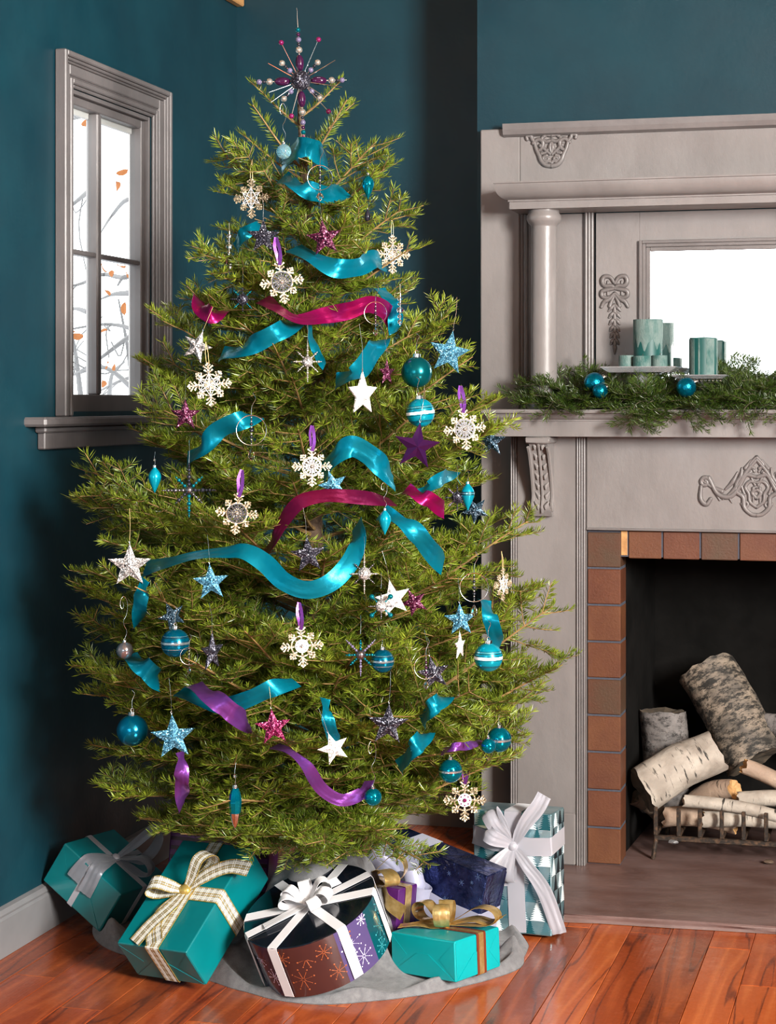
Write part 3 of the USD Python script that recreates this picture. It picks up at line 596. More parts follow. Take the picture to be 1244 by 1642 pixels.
def build_tree():
    rg = np.random.default_rng(2024)
    tree = thing('christmas_tree', 'tall bushy green fir tree standing in the corner, hung with ornaments', 'christmas tree', (TB[0], TB[1], 0))
    z = np.linspace(.02, 2.20, 40); ax = np.array([trunk_at(q) for q in z]); ax[:, 0] += .006 * np.sin(z * 5); r = np.interp(z, [0, .3, 2.1, 2.2], [.043, .036, .007, .004])
    obj('trunk', tube(ax, r, 12), 'bark', tree, world=True, smooth=True)
    # branches that reach the outline
    for px, py, rise in SIL:
        if rise == 0 and py == 175: continue
        bare = py < 225
        c = trunk_px(py); e = at_depth(px, py, TREE_D + rg.uniform(-.16, .06)); L = np.linalg.norm((e - trunk_at(e[2]))[:2])
        zb = e[2] - L * (rise + .38) if py > 200 else e[2] - L * .9
        zb = max(zb, .30 + .15 * rg.random()); zb = min(zb, 2.12); add_branch(tree, rg, trunk_at(zb), e, scale=min(1, .45 + L), young=.75, **(dict(fullness=0, inner=-.1, r0=.0035) if bare else {}))
    # whorls all round
    k, py = 0, 232.0
    while py < 1335:
        R = radius(py); step = np.interp(py, [232, 500, 1320], [22, 11.2, 7.2]); py += step; k += 1
        az = k * 2.399963 + rg.normal(0, .2)
        d = RV * math.sin(az) - FV * math.cos(az)                 # az = 0 points to the camera
        back = math.cos(az) < -.25
        if back and rg.random() < .45: continue
        l, r_ = extents(py); c = trunk_px(py); side = math.sin(az); half = ((c - l) if side < 0 else (r_ - c)) * M_PX
        Ln = R * (1 - abs(side)) + half * abs(side); Ln *= rg.uniform(.72, 1.0)
        ztip = EYE - (py - CY) / FP * (TREE_D - math.cos(az) * Ln); e = trunk_at(ztip) + d * Ln
        zb = ztip - Ln * np.interp(py, [200, 700, 1320], [.75, .45, .22]) * rg.uniform(.7, 1.2); zb = max(zb, .24 + .2 * rg.random())
        add_branch(tree, rg, trunk_at(min(zb, 2.1)), e, scale=min(1, .45 + Ln), dens=380 if back else 800, young=.55 if Ln > .8 * R else .3)
    for px, py, dd, zb in ((690, 1388, 4.0, .42), (612, 1338, 4.02, .40), (436, 1368, 4.05, .36), (520, 1352, 3.98, .38), (300, 1335, 4.2, .42), (372, 1345, 4.08, .4), (560, 1372, 4.12, .33), (470, 1340, 4.0, .36)):
        e = at_depth(px, py, dd); add_branch(tree, rg, trunk_at(zb), e, scale=.22 if px > 600 else .6, young=.4)
    # short inner shoots that close the crown
    for q in range(64):
        py = rg.uniform(260, 1290); az = rg.uniform(-1.5, 1.5); R = radius(py); d = RV * math.sin(az) - FV * math.cos(az)
        Ln = R * rg.uniform(.45, .72); ztip = EYE - (py - CY) / FP * (TREE_D - math.cos(az) * Ln); e = trunk_at(ztip) + d * Ln
        add_branch(tree, rg, trunk_at(max(.3, ztip - Ln * .35)), e, scale=.8, dens=560, young=.2)
    return tree
# ------------------------------------------------------------------ decoration materials
def glitter(name, c, lo=.25, hi=2.2, m=.55, r=.38, scale=420):
    c = np.array(c); d, b = c * lo, np.clip(c * hi + .06, 0, 1)
    material(name, {'g': ('geometry', {}), 'v': ('voronoi_texture', {'scale': scale}), 's': ('separate_color', {}), 'rp': ('rgb_ramp', {'ramp': [(0, d), (.45, c), (.8, c * 1.25), (.9, b), (1, np.clip(b * 1.6 + .15, 0, 1))]}),
        'vm': ('vector_math', {'math_type': 'subtract', 'vector2': (.5, .5, .5)}), 'vs': ('vector_math', {'math_type': 'scale', 'scale': .75}), 'va': ('vector_math', {'math_type': 'add'}), 'vn': ('vector_math', {'math_type': 'normalize'}),
        'p': ('principled_bsdf', {'metallic': m, 'roughness': r})},
        [('g.position', 'v.vector'), ('v.color', 's.color'), ('s.r', 'rp.fac'), ('rp.color', 'p.base_color'), ('v.color', 'vm.vector1'), ('vm.vector', 'vs.vector1'), ('vs.vector', 'va.vector1'), ('g.normal', 'va.vector2'), ('va.vector', 'vn.vector1'), ('vn.vector', 'p.normal')], 'p.BSDF')
glitter('glitter_charcoal', (0.026, 0.026, 0.040)); glitter('glitter_navy', (0.018, 0.045, 0.070)); glitter('glitter_plum', (0.075, 0.007, 0.034)); glitter('glitter_silver', (0.38, 0.37, 0.36), lo=.4, hi=1.6)
glitter('glitter_blue', (0.06, 0.22, 0.34), lo=.4, hi=1.7); glitter('glitter_white', (0.52, 0.51, 0.49), lo=.75, hi=1.2, m=.1); glitter('glitter_magenta', (0.17, 0.008, 0.06)); glitter('glitter_champagne', (0.30, 0.235, 0.145), lo=.4, hi=1.9, m=.3)
glitter('glitter_ivory', (0.34, 0.295, 0.21), lo=.35, hi=1.8, m=.15)
pm('purple_metal', (0.075, 0.016, 0.105), .24, .75, obj_space=False); pm('silver_metal', (0.78, 0.77, 0.76), .18, 1.0); pm('dark_silver', (0.20, 0.195, 0.21), .25, .95); pm('fine_wire', (0.75, 0.74, 0.72), .2, 1.0)
pm('gold_thread', (0.62, 0.48, 0.22), .45, .4); pm('white_enamel', (0.62, 0.62, 0.62), .3)
pm('teal_ball', (0.0, 0.13, 0.155), .2, .75); pm('blue_ball', (0.0, 0.17, 0.30), .17, .8, bump=(38, .25, .003)); pm('blue_shiny', (0.0, 0.28, 0.42), .07, .85); pm('turquoise_satin', (0.0, 0.33, 0.46), .2, .55); pm('grey_ball', (0.30, 0.29, 0.31), .16, .85)
pm('stripe_black', (0.005, 0.012, 0.02), .3); pm('stripe_white', (0.8, 0.85, 0.86), .35); pm('stripe_silver', (0.75, 0.85, 0.9), .12, .9)
pm('bead_purple', (0.045, 0.007, 0.042), .06, 0, transmission_weight=.35); pm('bead_magenta', (0.20, 0.008, 0.08), .06, 0, transmission_weight=.3); pm('bead_dark', (0.018, 0.02, 0.03), .08, .3); pm('bead_pearl', (0.60, 0.58, 0.53), .15, .8); pm('bead_teal', (0.0, 0.16, 0.21), .1, .7); pm('bead_lilac', (0.13, 0.11, 0.19), .08, .1)
pm('crystal', (0.96, 0.97, 0.98), .02, 0, transmission_weight=1.0, ior=1.55); pm('crystal_blue', (0.45, 0.82, 0.95), .03, 0, transmission_weight=.85, ior=1.5)
def satin(name, c, r=.31):
    material(name, {'g': ('geometry', {}), 'n': ('noise_texture', {'scale': 60, 'detail': 3}), 'b': ('bump', {'strength': .12, 'distance': .006}), 'p': ('principled_bsdf', {'base_color': c, 'roughness': r, 'specular_ior_level': .4, 'metallic': .68})},
             [('g.position', 'n.vector'), ('n.fac', 'b.height'), ('b.normal', 'p.normal')], 'p.BSDF')
satin('satin_turquoise', (0.0, 0.215, 0.32)); satin('satin_burgundy', (0.12, 0.004, 0.04)); satin('satin_magenta', (0.27, 0.003, 0.085)); satin('satin_purple', (0.17, 0.045, 0.27)); pm('satin_white', (0.66, 0.655, 0.67), .42)

# ------------------------------------------------------------------ ornaments
def face(p, yaw=0., pitch=0., roll=0., s=1.0):
    """Frame at p: x to the viewer's right, y up, z towards the room (the viewer), turned by yaw / pitch / roll degrees."""
    z = np.array([0, 0, EYE]) - p; z[2] = 0; z = unit(z); x = np.cross([0, 0, 1.0], z); y = np.array([0, 0, 1.0])
    B = np.stack([x, y, z], 1)
    a, b, c = np.radians([yaw, pitch, roll])
    Ry = np.array([[math.cos(a), 0, math.sin(a)], [0, 1, 0], [-math.sin(a), 0, math.cos(a)]]); Rx = np.array([[1, 0, 0], [0, math.cos(b), -math.sin(b)], [0, math.sin(b), math.cos(b)]]); Rz = np.array([[math.cos(c), -math.sin(c), 0], [math.sin(c), math.cos(c), 0], [0, 0, 1]])
    M = np.eye(4); M[:3, :3] = B @ Ry @ Rx @ Rz * s; M[:3, 3] = p; return M
ORN = []                        # deferred: (key, builder, name, label, category, group, px, py, size_px, out, yaw, pitch, roll)
_proto = {}
def thread(L, y0, r=.0005, mat='gold_thread'): return tube([(0, y0, 0), (.001, y0 + L * .5, -.002), (-.0004, y0 + L, -.008)], r, 5)
def b_star(mat, depth=.26, ratio=.42, thr='gold_thread', L=.7):
    def f(t):
        # unit: tip radius 0.5
        P = [((.5 if i % 2 == 0 else .5 * ratio) * math.sin(i * PI / 5), (.5 if i % 2 == 0 else .5 * ratio) * math.cos(i * PI / 5)) for i in range(10)]
        v = [(x, y, .02) for x, y in P] + [(x, y, -.02) for x, y in P] + [(0, 0, depth * .5), (0, 0, -depth * .5)]
        fc = []
        for i in range(10):
            j = (i + 1) % 10; fc += [[20, j, i], [21, 10 + i, 10 + j], [i, j, 10 + j], [i, 10 + j, 10 + i]]
        m = tm(v, fc); m.fix_normals(); obj('star_body', m, mat, t)
        obj('hanging_loop', tube([(0, .48, 0), (.02, .54, 0), (0, .58, 0), (-.02, .54, 0), (0, .48, 0)], .006, 5), 'fine_wire', t)
        obj('thread', tube([(0, .57, 0), (.01, .57 + L * .5, -.01), (-.005, .57 + L, -.09)], .0055, 5), thr, t)
    return f
def flake_poly(seed=0):
    ps = []
    for k in range(8):
        big = k % 2 == 0; R = .5 if big else .40; a = k * PI / 4
        loc = [LineString([(0, .10), (0, R * .94)]).buffer(.022)]
        for y, l in ((.28, .085), (.36, .10)) if big else ((.26, .08),):
            for s in (-1, 1):
                loc.append(LineString([(0, y), (s * l, y + l * .8)]).buffer(.017)); loc.append(Point(s * l, y + l * .8).buffer(.026, 4))
        for s in (-1, 0, 1): loc.append(Point(s * .038, R - (.03 if s else 0)).buffer(.028, 4))
        g = unary_union(loc); ps.append(affinity.rotate(g, math.degrees(-a), origin=(0, 0)))
    ring = Point(0, 0).buffer(.27, 24).difference(Point(0, 0).buffer(.235, 24)); ring2 = Point(0, 0).buffer(.12, 20)
    return unary_union(ps + [ring, ring2]).simplify(.004)
def b_flake(mat, centre, hang):
    def f(t):
        m = extrude(flake_poly(), .03); m.apply_translation([0, 0, -.015]); obj('snowflake_body', m, mat, t)
        if centre == 'lace':
            med = [extrude(unary_union([Point(0, 0).buffer(.235, 24).difference(Point(0, 0).buffer(.205, 24))] + [LineString([(.07 * math.cos(a), .07 * math.sin(a)), (.215 * math.cos(a), .215 * math.sin(a))]).buffer(.012) for a in np.arange(16) * PI / 8] + [Point(.15 * math.cos(a), .15 * math.sin(a)).buffer(.028, 4) for a in np.arange(12) * PI / 6 + .2] + [Point(0, 0).buffer(.09, 16).difference(Point(0, 0).buffer(.06, 16))]), .014)]
            med[0].apply_translation([0, 0, .0155]); obj('filigree_medallion', med[0], 'dark_silver', t)
            obj('pearl', cat([sphere((0, 0, .03), .045, 2)] + [sphere((.085 * math.cos(a), .085 * math.sin(a), .03), .014, 1) for a in np.arange(8) * PI / 4]), 'bead_pearl', t, smooth=True)
        elif centre == 'wire':
            rods = [tube([(.30 * math.cos(a), .30 * math.sin(a), .02), (-.30 * math.cos(a), -.30 * math.sin(a), .028)], .011, 5) for a in np.arange(3) * PI / 3 + PI / 6]
            for q in range(6):
                a, b = q * PI / 3 + PI / 6, (q + 2) * PI / 3 + PI / 6; rods.append(tube([(.27 * math.cos(a), .27 * math.sin(a), .03), (.27 * math.cos(b), .27 * math.sin(b), .034)], .010, 5))
            obj('wire_star', cat(rods), 'white_enamel', t)
        else:
            obj('silver_disc', lathe([(0, .0155), (.17, .0155), (.165, .03), (.10, .034), (.09, .03), (0, .03)], 20), 'white_enamel', t, smooth=30)
            obj('gem', cat([sphere((0, 0, .036), .05, 1)] + [sphere((.12 * math.cos(a), .12 * math.sin(a), .034), .018, 1) for a in np.arange(8) * PI / 4]), 'bead_magenta' if centre == 'red' else 'silver_metal', t)
        if hang == 'ribbon':
            p = spline([(0.0, .40, .025), (.05, .60, .05), (.045, .85, .03), (.01, 1.05, -.02)], 14); q = spline([(0, .40, -.02), (-.03, .62, .02), (-.055, .85, .02), (.0, 1.06, -.03)], 14)
            obj('ribbon_loop', cat([strip(p, .085, (1, .15, .35), .004), strip(q, .08, (1, -.2, -.4), .004)]), 'satin_purple', t)
        else:
            obj('thread', cat([tube([(-.03, .44, 0), (-.035, .75, .0), (0, 1.02, -.05)], .009, 5), tube([(.03, .44, 0), (.03, .75, .0), (0, 1.02, -.05)], .009, 5)]), 'gold_thread', t)
    return f
def cap_parts(t, y, r=.12):
    obj('cap', cat([lathe([(0, 0), (r, 0), (r * 1.02, .02), (r * .95, .11), (r * .55, .13), (0, .135)], 14, (0, 0, 0))]).apply_transform(np.array([[1, 0, 0, 0], [0, 0, 1, y], [0, -1, 0, 0], [0, 0, 0, 1.0]])), 'silver_metal', t, smooth=35)
    obj('cap_ring', tube([(.05 * math.cos(a), y + .17 + .05 * math.sin(a), 0) for a in np.linspace(0, 2 * PI, 13)], .011, 5), 'fine_wire', t)
RY = np.array([[1, 0, 0, 0], [0, 0, 1, 0], [0, -1, 0, 0], [0, 0, 0, 1.0]])          # lathe axis z -> local y
def curly(y0, h, r=.017):
    """A curled wire hook."""
    p = [(0, y0), (.10, y0 + .10 * h), (.10, y0 + .2 * h), (-.05, y0 + .32 * h), (-.06, y0 + .42 * h), (.08, y0 + .52 * h), (.16, y0 + .68 * h), (.14, y0 + .85 * h), (-.04, y0 + .97 * h), (-.22, y0 + .9 * h), (-.26, y0 + .76 * h), (-.14, y0 + .68 * h), (-.06, y0 + .76 * h), (-.12, y0 + .84 * h)]
    return tube(np.array([(x, y, 0) for x, y in spline(p, 44)]), r, 5)
def b_ball(mat, bands=None, hook=None):
    def f(t):
        prof = [(.5 * math.sin(a), -.5 * math.cos(a)) for a in np.linspace(0, PI, 21)]
        obj('globe', xf(lathe(prof, 32), RY), mat, t, smooth=True)
        for y0, y1, mt in bands or []:
            pr = [(.503 * math.sqrt(max(0, 1 - (y / .5) ** 2)), y) for y in np.linspace(y0, y1, 4)]; pr = [(pr[0][0] - .012, y0)] + pr + [(pr[-1][0] - .012, y1)]
            obj('stripe', xf(lathe(pr, 32), RY), mt, t, smooth=40)
        cap_parts(t, .485, .13)
        if hook == 'curly': obj('curly_hook', curly(.70, 2.6), 'fine_wire', t)
        else: obj('hook', tube(spline([(0, .68, 0), (.0, .95, -.05), (.08, 1.15, -.1), (0, 1.25, -.2)], 10), .014, 5), 'fine_wire', t)
    return f
STR = [(-.34, -.325, 'stripe_black'), (-.30, -.275, 'stripe_black'), (-.05, .05, 'stripe_white'), (.075, .09, 'stripe_black'), (-.09, -.075, 'stripe_black'), (.14, .165, 'stripe_black'), (.20, .215, 'stripe_silver'), (.24, .25, 'stripe_black')]
STR2 = [(-.02, .055, 'stripe_silver'), (.07, .085, 'stripe_black'), (-.05, -.035, 'stripe_black'), (-.20, -.18, 'stripe_silver'), (.2, .22, 'stripe_black'), (.25, .262, 'stripe_silver'), (-.27, -.255, 'stripe_black')]
def b_drop(mat, kind='olive', band=False, hook='wire', low=None):
    def f(t):      # unit: height 1
        if kind == 'olive': prof = [(0, -.5), (.018, -.47), (.05, -.40), (.13, -.24), (.20, -.06), (.225, .06), (.20, .19), (.13, .30), (.075, .36), (.06, .40)]
        elif kind == 'icicle': prof = [(0, -.5), (.02, -.49), (.06, -.40), (.105, -.22), (.135, 0), (.14, .12), (.12, .26), (.085, .36), (.06, .40)]
        else: prof = [(0, -.5), (.09, -.48), (.17, -.40), (.21, -.25), (.215, -.1), (.18, .1), (.12, .26), (.075, .36), (.06, .40)]
        P = spline(prof, 28); P[:, 0] = np.maximum(P[:, 0], 0); P[0, 0] = 0
        obj('drop', xf(lathe(P, 24 if kind != 'icicle' else 8), RY), mat, t, smooth=40 if kind != 'icicle' else 25)
        if low: Q = P[P[:, 1] < -.12] * [1.03, 1]; Q = np.vstack([Q, [Q[-1, 0] * .9, Q[-1, 1]]]); obj('silvered_tip', xf(lathe(Q, 8), RY), low, t)
        if band:
            for y in (.04, .085, .125): obj('band', xf(lathe([(.2, y - .012), (.232, y - .012), (.232, y + .012), (.2, y + .012)], 24), RY), 'stripe_black' if y != .085 else 'stripe_silver', t)
        s_ = .55; capm = lathe([(0, 0), (.068, 0), (.07, .015), (.062, .075), (.035, .09), (0, .09)], 12, (0, 0, .395)); obj('cap', xf(capm, RY), 'silver_metal', t, smooth=35)
        if hook == 'curly': obj('curly_hook', xf(curly(.0, 1.9, .02), np.array([[.5, 0, 0, 0], [0, .5, 0, .49], [0, 0, .5, 0], [0, 0, 0, 1.0]])), 'fine_wire', t)
        elif hook == 'crystal':
            obj('crystal_bead', sphere((0, .66, 0), .05, 1), 'crystal', t); obj('hook', tube(spline([(0, .48, 0), (.01, .6, 0), (-.01, .72, -.02), (.02, .95, -.05)], 10), .008, 5), 'fine_wire', t)
        else: obj('hook', tube(spline([(0, .48, 0), (.01, .62, -.02), (.04, .75, -.06), (0, .8, -.1)], 8), .008, 5), 'fine_wire', t)
    return f
def bead_row(p0, p1, sizes, jit=0):
    p0, p1 = np.array(p0, float), np.array(p1, float); tot = sum(sizes) * 2; out = []; at = 0; L = np.linalg.norm(p1 - p0)
    for s in sizes: out.append((p0 + (p1 - p0) * ((at + s) / tot), s * min(1.0, L / tot))); at += 2 * s
    return out
def b_burst(core, beads, nspoke=8, long=(), balls=None, seed=0, core_r=.13, tail=True):
    """Beaded starburst: a core ball and spokes of beads, the spokes named in 'long' reach further."""
    def f(t):
        g = np.random.default_rng(seed); obj('core', sphere((0, 0, 0), core_r, 3), core, t, smooth=True)
        for k in range(nspoke):
            a = PI / 2 + k * 2 * PI / nspoke; R = .5 if k in long else .36; d = np.array([math.cos(a), math.sin(a), .12 * (-1) ** k])
            sz = [.04, .03, .045, .028, .035, .022, .018] if k in long else [.035, .028, .04, .02]
            bs = bead_row(d * core_r * .95, d * R, sz)
            obj('spoke', cat([tube([d * core_r * .8, d * R * 1.04], .006, 5)] + [sphere(p, s, 1) for p, s in bs]), beads[k % len(beads)], t, smooth=True)
            if balls and k % 2 == 1: obj('end_ball', sphere(d * R * 1.05, .075, 2), balls, t, smooth=True)
        obj('thread', tube([(0, .5, 0), (.01, .75, -.02), (0, .95, -.1)], .007, 5), 'fine_wire', t)
    return f
def b_hoop(drop='crystal', beads='bead_dark', kind='round', R=.5, full=True):
    def f(t):
        ang = np.linspace(PI / 2, PI / 2 + 2 * PI, 41); obj('wire_hoop', tube([(R * math.cos(a), R * math.sin(a), 0) for a in ang], .014, 5), 'fine_wire', t)
        bs = bead_row((0, R * .92, 0), (0, -R * .95, 0), [.035, .05, .04, .075, .05, .095, .05, .075, .04, .05, .035])
        obj('bead_string', cat([tube([(0, R + .02, 0), (0, -R - .1, 0)], .008, 5)] + [xf(sphere((0, 0, 0), s, 2), np.array([[1, 0, 0, p[0]], [0, .8, 0, p[1]], [0, 0, 1, 0], [0, 0, 0, 1.0]])) for p, s in bs[1::2]]), beads, t, smooth=True)
        obj('pale_beads', cat([sphere(p, s, 1) for p, s in bs[0::2]]), 'bead_pearl', t, smooth=True)
        if drop == 'crystal': prof = [(0, -.42), (.06, -.38), (.105, -.28), (.09, -.16), (.03, -.02), (0, 0)]
        else: prof = [(0, -.34), (.06, -.30), (.16, -.18), (.11, -.06), (.03, 0), (0, 0)]
        obj('crystal_drop', lathe(prof, 8).apply_transform(np.array([[1, 0, 0, 0], [0, 0, 1, -R - .1], [0, -1, 0, 0], [0, 0, 0, 1.0]])), 'crystal', t)
        obj('hook', tube(spline([(0, R, 0), (.02, R + .3, -.02), (.14, R + .55, -.06), (.05, R + .75, -.15)], 12), .012, 5), 'fine_wire', t)
    return f
def b_crystals(n=4, drop=True):
    def f(t):
        y = .5
        for k in range(n):
            s = (.10, .07, .13, .08, .1)[k % 5]; y -= s; obj('crystal', sphere((.01 * (-1) ** k, y, 0), s, 1), 'crystal', t); y -= s + .02
        obj('wire', tube([(0, .95, -.1), (.02, .6, 0), (0, y, 0)], .012, 5), 'fine_wire', t)
        if drop: obj('crystal_drop', lathe([(0, -.75), (.09, -.62), (.12, -.4), (.05, -.1), (0, 0)], 8).apply_transform(np.array([[1, 0, 0, 0], [0, 0, 1, y], [0, -1, 0, 0], [0, 0, 0, 1.0]])), 'crystal', t)
    return f
def orn(key, builder, name, label, cat_, px, py, size, out=.02, yaw=0, pitch=0, roll=0, group=None, clear=.62, k=.93, sx=None):
    ORN.append((key, builder, name, label, cat_, group, px, py, size, out, yaw, pitch, roll, k))
    p = surf(px, py, k, out); CLEAR.append((p, clear * size * surf_depth(px, py) / FP, .22, .03))
G_S, G_F, G_B, G_D = 'star ornaments hung on the tree', 'snowflake ornaments hung on the tree', 'ball ornaments hung on the tree', 'glass drop ornaments hung on the tree'
G_K, G_H, G_C = 'beaded starburst ornaments on the tree', 'wire hoop ornaments with bead strings', 'clear crystal strings on the tree'
def star(col, label, px, py, size, **k): orn('star_' + col, b_star('glitter_' + col, thr='gold_thread' if col in ('silver', 'magenta') else 'fine_wire'), 'star_ornament', label, 'star ornament', px, py, size, group=G_S, **k)
def flake(mat, c, h, label, px, py, size, **k): orn(f'flake_{mat}_{c}_{h}', b_flake('glitter_' + mat, c, h), 'snowflake_ornament', label, 'snowflake ornament', px, py, size, group=G_F, **k)
flake('champagne', 'wire', 'thread', 'champagne snowflake with a white wire star, highest on the left near the treetop', 403, 318, 62, yaw=-28, out=.0)
flake('champagne', 'wire', 'thread', 'champagne snowflake with a white wire star at the upper right edge of the tree', 629, 408, 60, yaw=25, out=.0)
flake('ivory', 'lace', 'ribbon', 'ivory snowflake on a purple ribbon, the highest one facing the room', 452, 452, 68, roll=8)
flake('ivory', 'wire', 'thread', 'ivory snowflake with white wire star hanging beside the silver star', 336, 617, 68, roll=5)
flake('ivory', 'lace', 'ribbon', 'ivory snowflake on purple ribbon beside the looped turquoise ribbon at mid-tree', 500, 748, 62, yaw=10)
flake('ivory', 'lace', 'ribbon', 'ivory snowflake with dark filigree centre beside the purple metal star', 745, 688, 66, yaw=8, roll=6)
flake('champagne', 'lace', 'ribbon', 'champagne snowflake with dark filigree centre, left of the burgundy ribbon', 380, 823, 66, roll=-6)
flake('ivory', 'silver', 'ribbon', 'ivory snowflake on long purple ribbon in the lower middle of the tree', 484, 1036, 66, roll=4)
flake('champagne', 'red', 'ribbon', 'champagne snowflake with red gem, lowest, hanging above the silver gift box', 745, 1283, 66, out=.03)
flake('champagne', 'wire', 'thread', 'champagne snowflake turned sideways near the right edge beside a wire hoop', 806, 937, 52, yaw=58, out=.0)
star('charcoal', 'charcoal glitter star near the treetop beside the turquoise ribbon', 422, 380, 56, yaw=12)
star('plum', 'plum glitter star near the treetop, right of the charcoal star', 520, 382, 60, yaw=-10, roll=8)
star('silver', 'silver glitter star tilted, hanging on the upper left beside the window', 316, 556, 54, yaw=-25, roll=-22)
star('plum', 'plum glitter star on the left below the wire-star snowflake', 297, 666, 52, yaw=-15)
orn('star_white_tall', b_star('glitter_white', ratio=.46, thr='fine_wire', L=1.0), 'star_ornament', 'white star hanging upright left of the striped turquoise ball', 'star ornament', 581, 632, 72, group=G_S, yaw=48, out=.04)
star('plum', 'small plum glitter star seen edge-on above the tall white star', 620, 598, 42, yaw=52)
star('blue', 'pale blue glitter star at the upper right edge of the tree', 720, 566, 72, yaw=18, roll=-10, out=.0)
orn('star_barn', b_star('purple_metal', ratio=.40, depth=.34, thr='fine_wire'), 'star_ornament', 'smooth purple metal star with sharp facets', 'star ornament', 668, 716, 78, group=G_S, out=.05, roll=-8, yaw=6)
star('navy', 'dark navy star half hidden behind the snowflake by the mantel', 788, 708, 50, yaw=-20, out=-.05, clear=.2)
star('silver', 'large silver glitter star hanging on a gold thread at the left edge', 208, 907, 72, out=.02)
star('blue', 'pale blue glitter star below the turquoise ribbon, left of centre', 338, 934, 60, roll=4)
star('charcoal', 'charcoal glitter star above the curve of the long turquoise ribbon', 494, 890, 60, yaw=14, roll=5)
star('blue', 'pale blue star peeping from behind the centre snowflake', 534, 778, 50, roll=18, out=-.03, clear=.25)
star('navy', 'dark navy star at the right edge below the banded blue drop', 762, 818, 46, roll=30, out=-.04, clear=.25)
star('white', 'white star just right of the bead cluster with teal balls', 630, 960, 62, roll=12, yaw=15, out=.0)
star('plum', 'dark plum star mostly hidden in needles right of the white star', 664, 966, 46, roll=25, out=-.06, clear=.3)
star('blue', 'pale blue star partly covered by a bough on the right side', 738, 994, 54, roll=3, out=-.01, clear=.35)
star('charcoal', 'charcoal star behind a wire hoop on the lower right', 695, 1080, 56, roll=12, out=-.02, clear=.4)
star('charcoal', 'charcoal star turned nearly edge-on, right of the striped ball on the left', 340, 1046, 62, yaw=55)
star('blue', 'large pale blue glitter star on the lower left beside the blue ball', 278, 1182, 74, roll=4, out=.04)
star('magenta', 'magenta glitter star hanging where the purple ribbon crosses', 438, 1166, 60, roll=6, out=.03)
star('charcoal', 'charcoal star with a long top point on the lower right of centre', 622, 1162, 68, roll=-3)
star('white', 'white star low in the centre, above the purple ribbon loop', 535, 1200, 54, roll=20, yaw=10, out=.01)
star('navy', 'dark navy star in shade above the striped blue ball on the left', 276, 988, 48, roll=25, yaw=20, out=-.04, clear=.35)
star('white', 'narrow white star seen edge-on beneath the pale blue star on the right', 737, 1036, 44, yaw=68, out=-.01, clear=.35)
def ball(key, mat, label, px, py, size, bands=None, hook=None, **k): orn('ball_' + key, b_ball(mat, bands, hook), 'ball_ornament', label, 'ball ornament', px, py, size, group=G_B, **k)
ball('teal', 'teal_ball', 'plain dark teal ball at the upper right of the tree', 668, 597, 50, out=.0)
ball('stripe', 'turquoise_satin', 'striped turquoise ball directly above the purple metal star', 674, 662, 46, STR, roll=6, out=.03)
ball('stripe2', 'blue_ball', 'striped blue ball on the left below the pale blue star', 281, 1031, 46, STR2)
ball('grey', 'grey_ball', 'small silver-grey ball on a curly wire hook at the left edge', 200, 1043, 27, hook='curly', out=.04)
ball('blue', 'blue_ball', 'large plain blue ball at the lower left edge', 212, 1171, 50, out=.03)
ball('stripe', 'turquoise_satin', 'striped turquoise ball at the right edge beside the mantel leg', 783, 1054, 46, STR, out=.03)
ball('shinyhook', 'blue_shiny', 'small shiny blue ball on a curly hook beside the purple ribbon loop', 598, 1278, 28, hook='curly', out=.05)
ball('shiny', 'blue_shiny', 'shiny blue ball at the lower right edge of the tree', 800, 1186, 40, STR2[:3], out=.0)
ball('shiny2', 'blue_shiny', 'tiny shiny blue ball in front of the larger ball at the lower right', 783, 1196, 24, out=.04)
ball('stripe2', 'blue_ball', 'striped blue ball half hidden behind the teal beaded starburst', 613, 1060, 38, STR2, out=-.04, clear=.35)
ball('shiny', 'blue_shiny', 'blue ball hidden among boughs above the lowest snowflake', 722, 1236, 38, STR2[:3], out=-.04, clear=.35)
ball('crystalhook', 'crystal_blue', 'small clear blue ball on a curly hook near the treetop', 455, 243, 24, hook='curly', out=.03)
def drop(key, mat, label, px, py, size, **k):
    kw = {a: k.pop(a) for a in ('kind', 'band', 'hook', 'low') if a in k}
    orn('drop_' + key, b_drop(mat, **kw), 'drop_ornament', label, 'drop ornament', px, py, size, group=G_D, clear=.4, **k)
drop('turq', 'turquoise_satin', 'turquoise olive-shaped drop at the left edge above the beaded star', 248, 768, 46, hook='crystal', out=.03)
drop('band', 'turquoise_satin', 'blue olive-shaped drop with dark bands at the right edge', 750, 795, 48, band=True, out=.04)
drop('turqcurly', 'turquoise_satin', 'pale turquoise drop on a curly hook in the middle of the tree', 617, 836, 44, hook='curly', out=.04)
drop('icicle', 'blue_shiny', 'long blue and silver icicle drop, lowest on the left', 377, 1292, 72, kind='icicle', hook='crystal', low='silver_metal', out=.05)
drop('tear', 'blue_shiny', 'blue teardrop with crystal hook at the right below the treetop', 590, 298, 44, hook='crystal', out=.02)
drop('dark', 'bead_dark', 'small dark drop below the blue teardrop near the treetop', 589, 344, 22, kind='tear', out=.02)
def burst(key, core, beads, label, px, py, size, **k):
    kw = {a: k.pop(a) for a in ('nspoke', 'long', 'balls', 'seed', 'core_r') if a in k}
    orn('burst_' + key, b_burst(core, beads, **kw), 'beaded_ornament', label, 'beaded ornament', px, py, size, group=G_K, **k)
burst('four', 'dark_silver', ['bead_dark', 'bead_teal', 'dark_silver'], 'dark four-pointed beaded star on the left below the turquoise drop', 303, 786, 84, long=(0, 2, 4, 6), core_r=.08)
burst('six', 'glitter_silver', ['bead_pearl', 'dark_silver'], 'silver beaded ornament with short spokes above the white star, mid-tree', 584, 920, 62, long=(0, 4), core_r=.17)
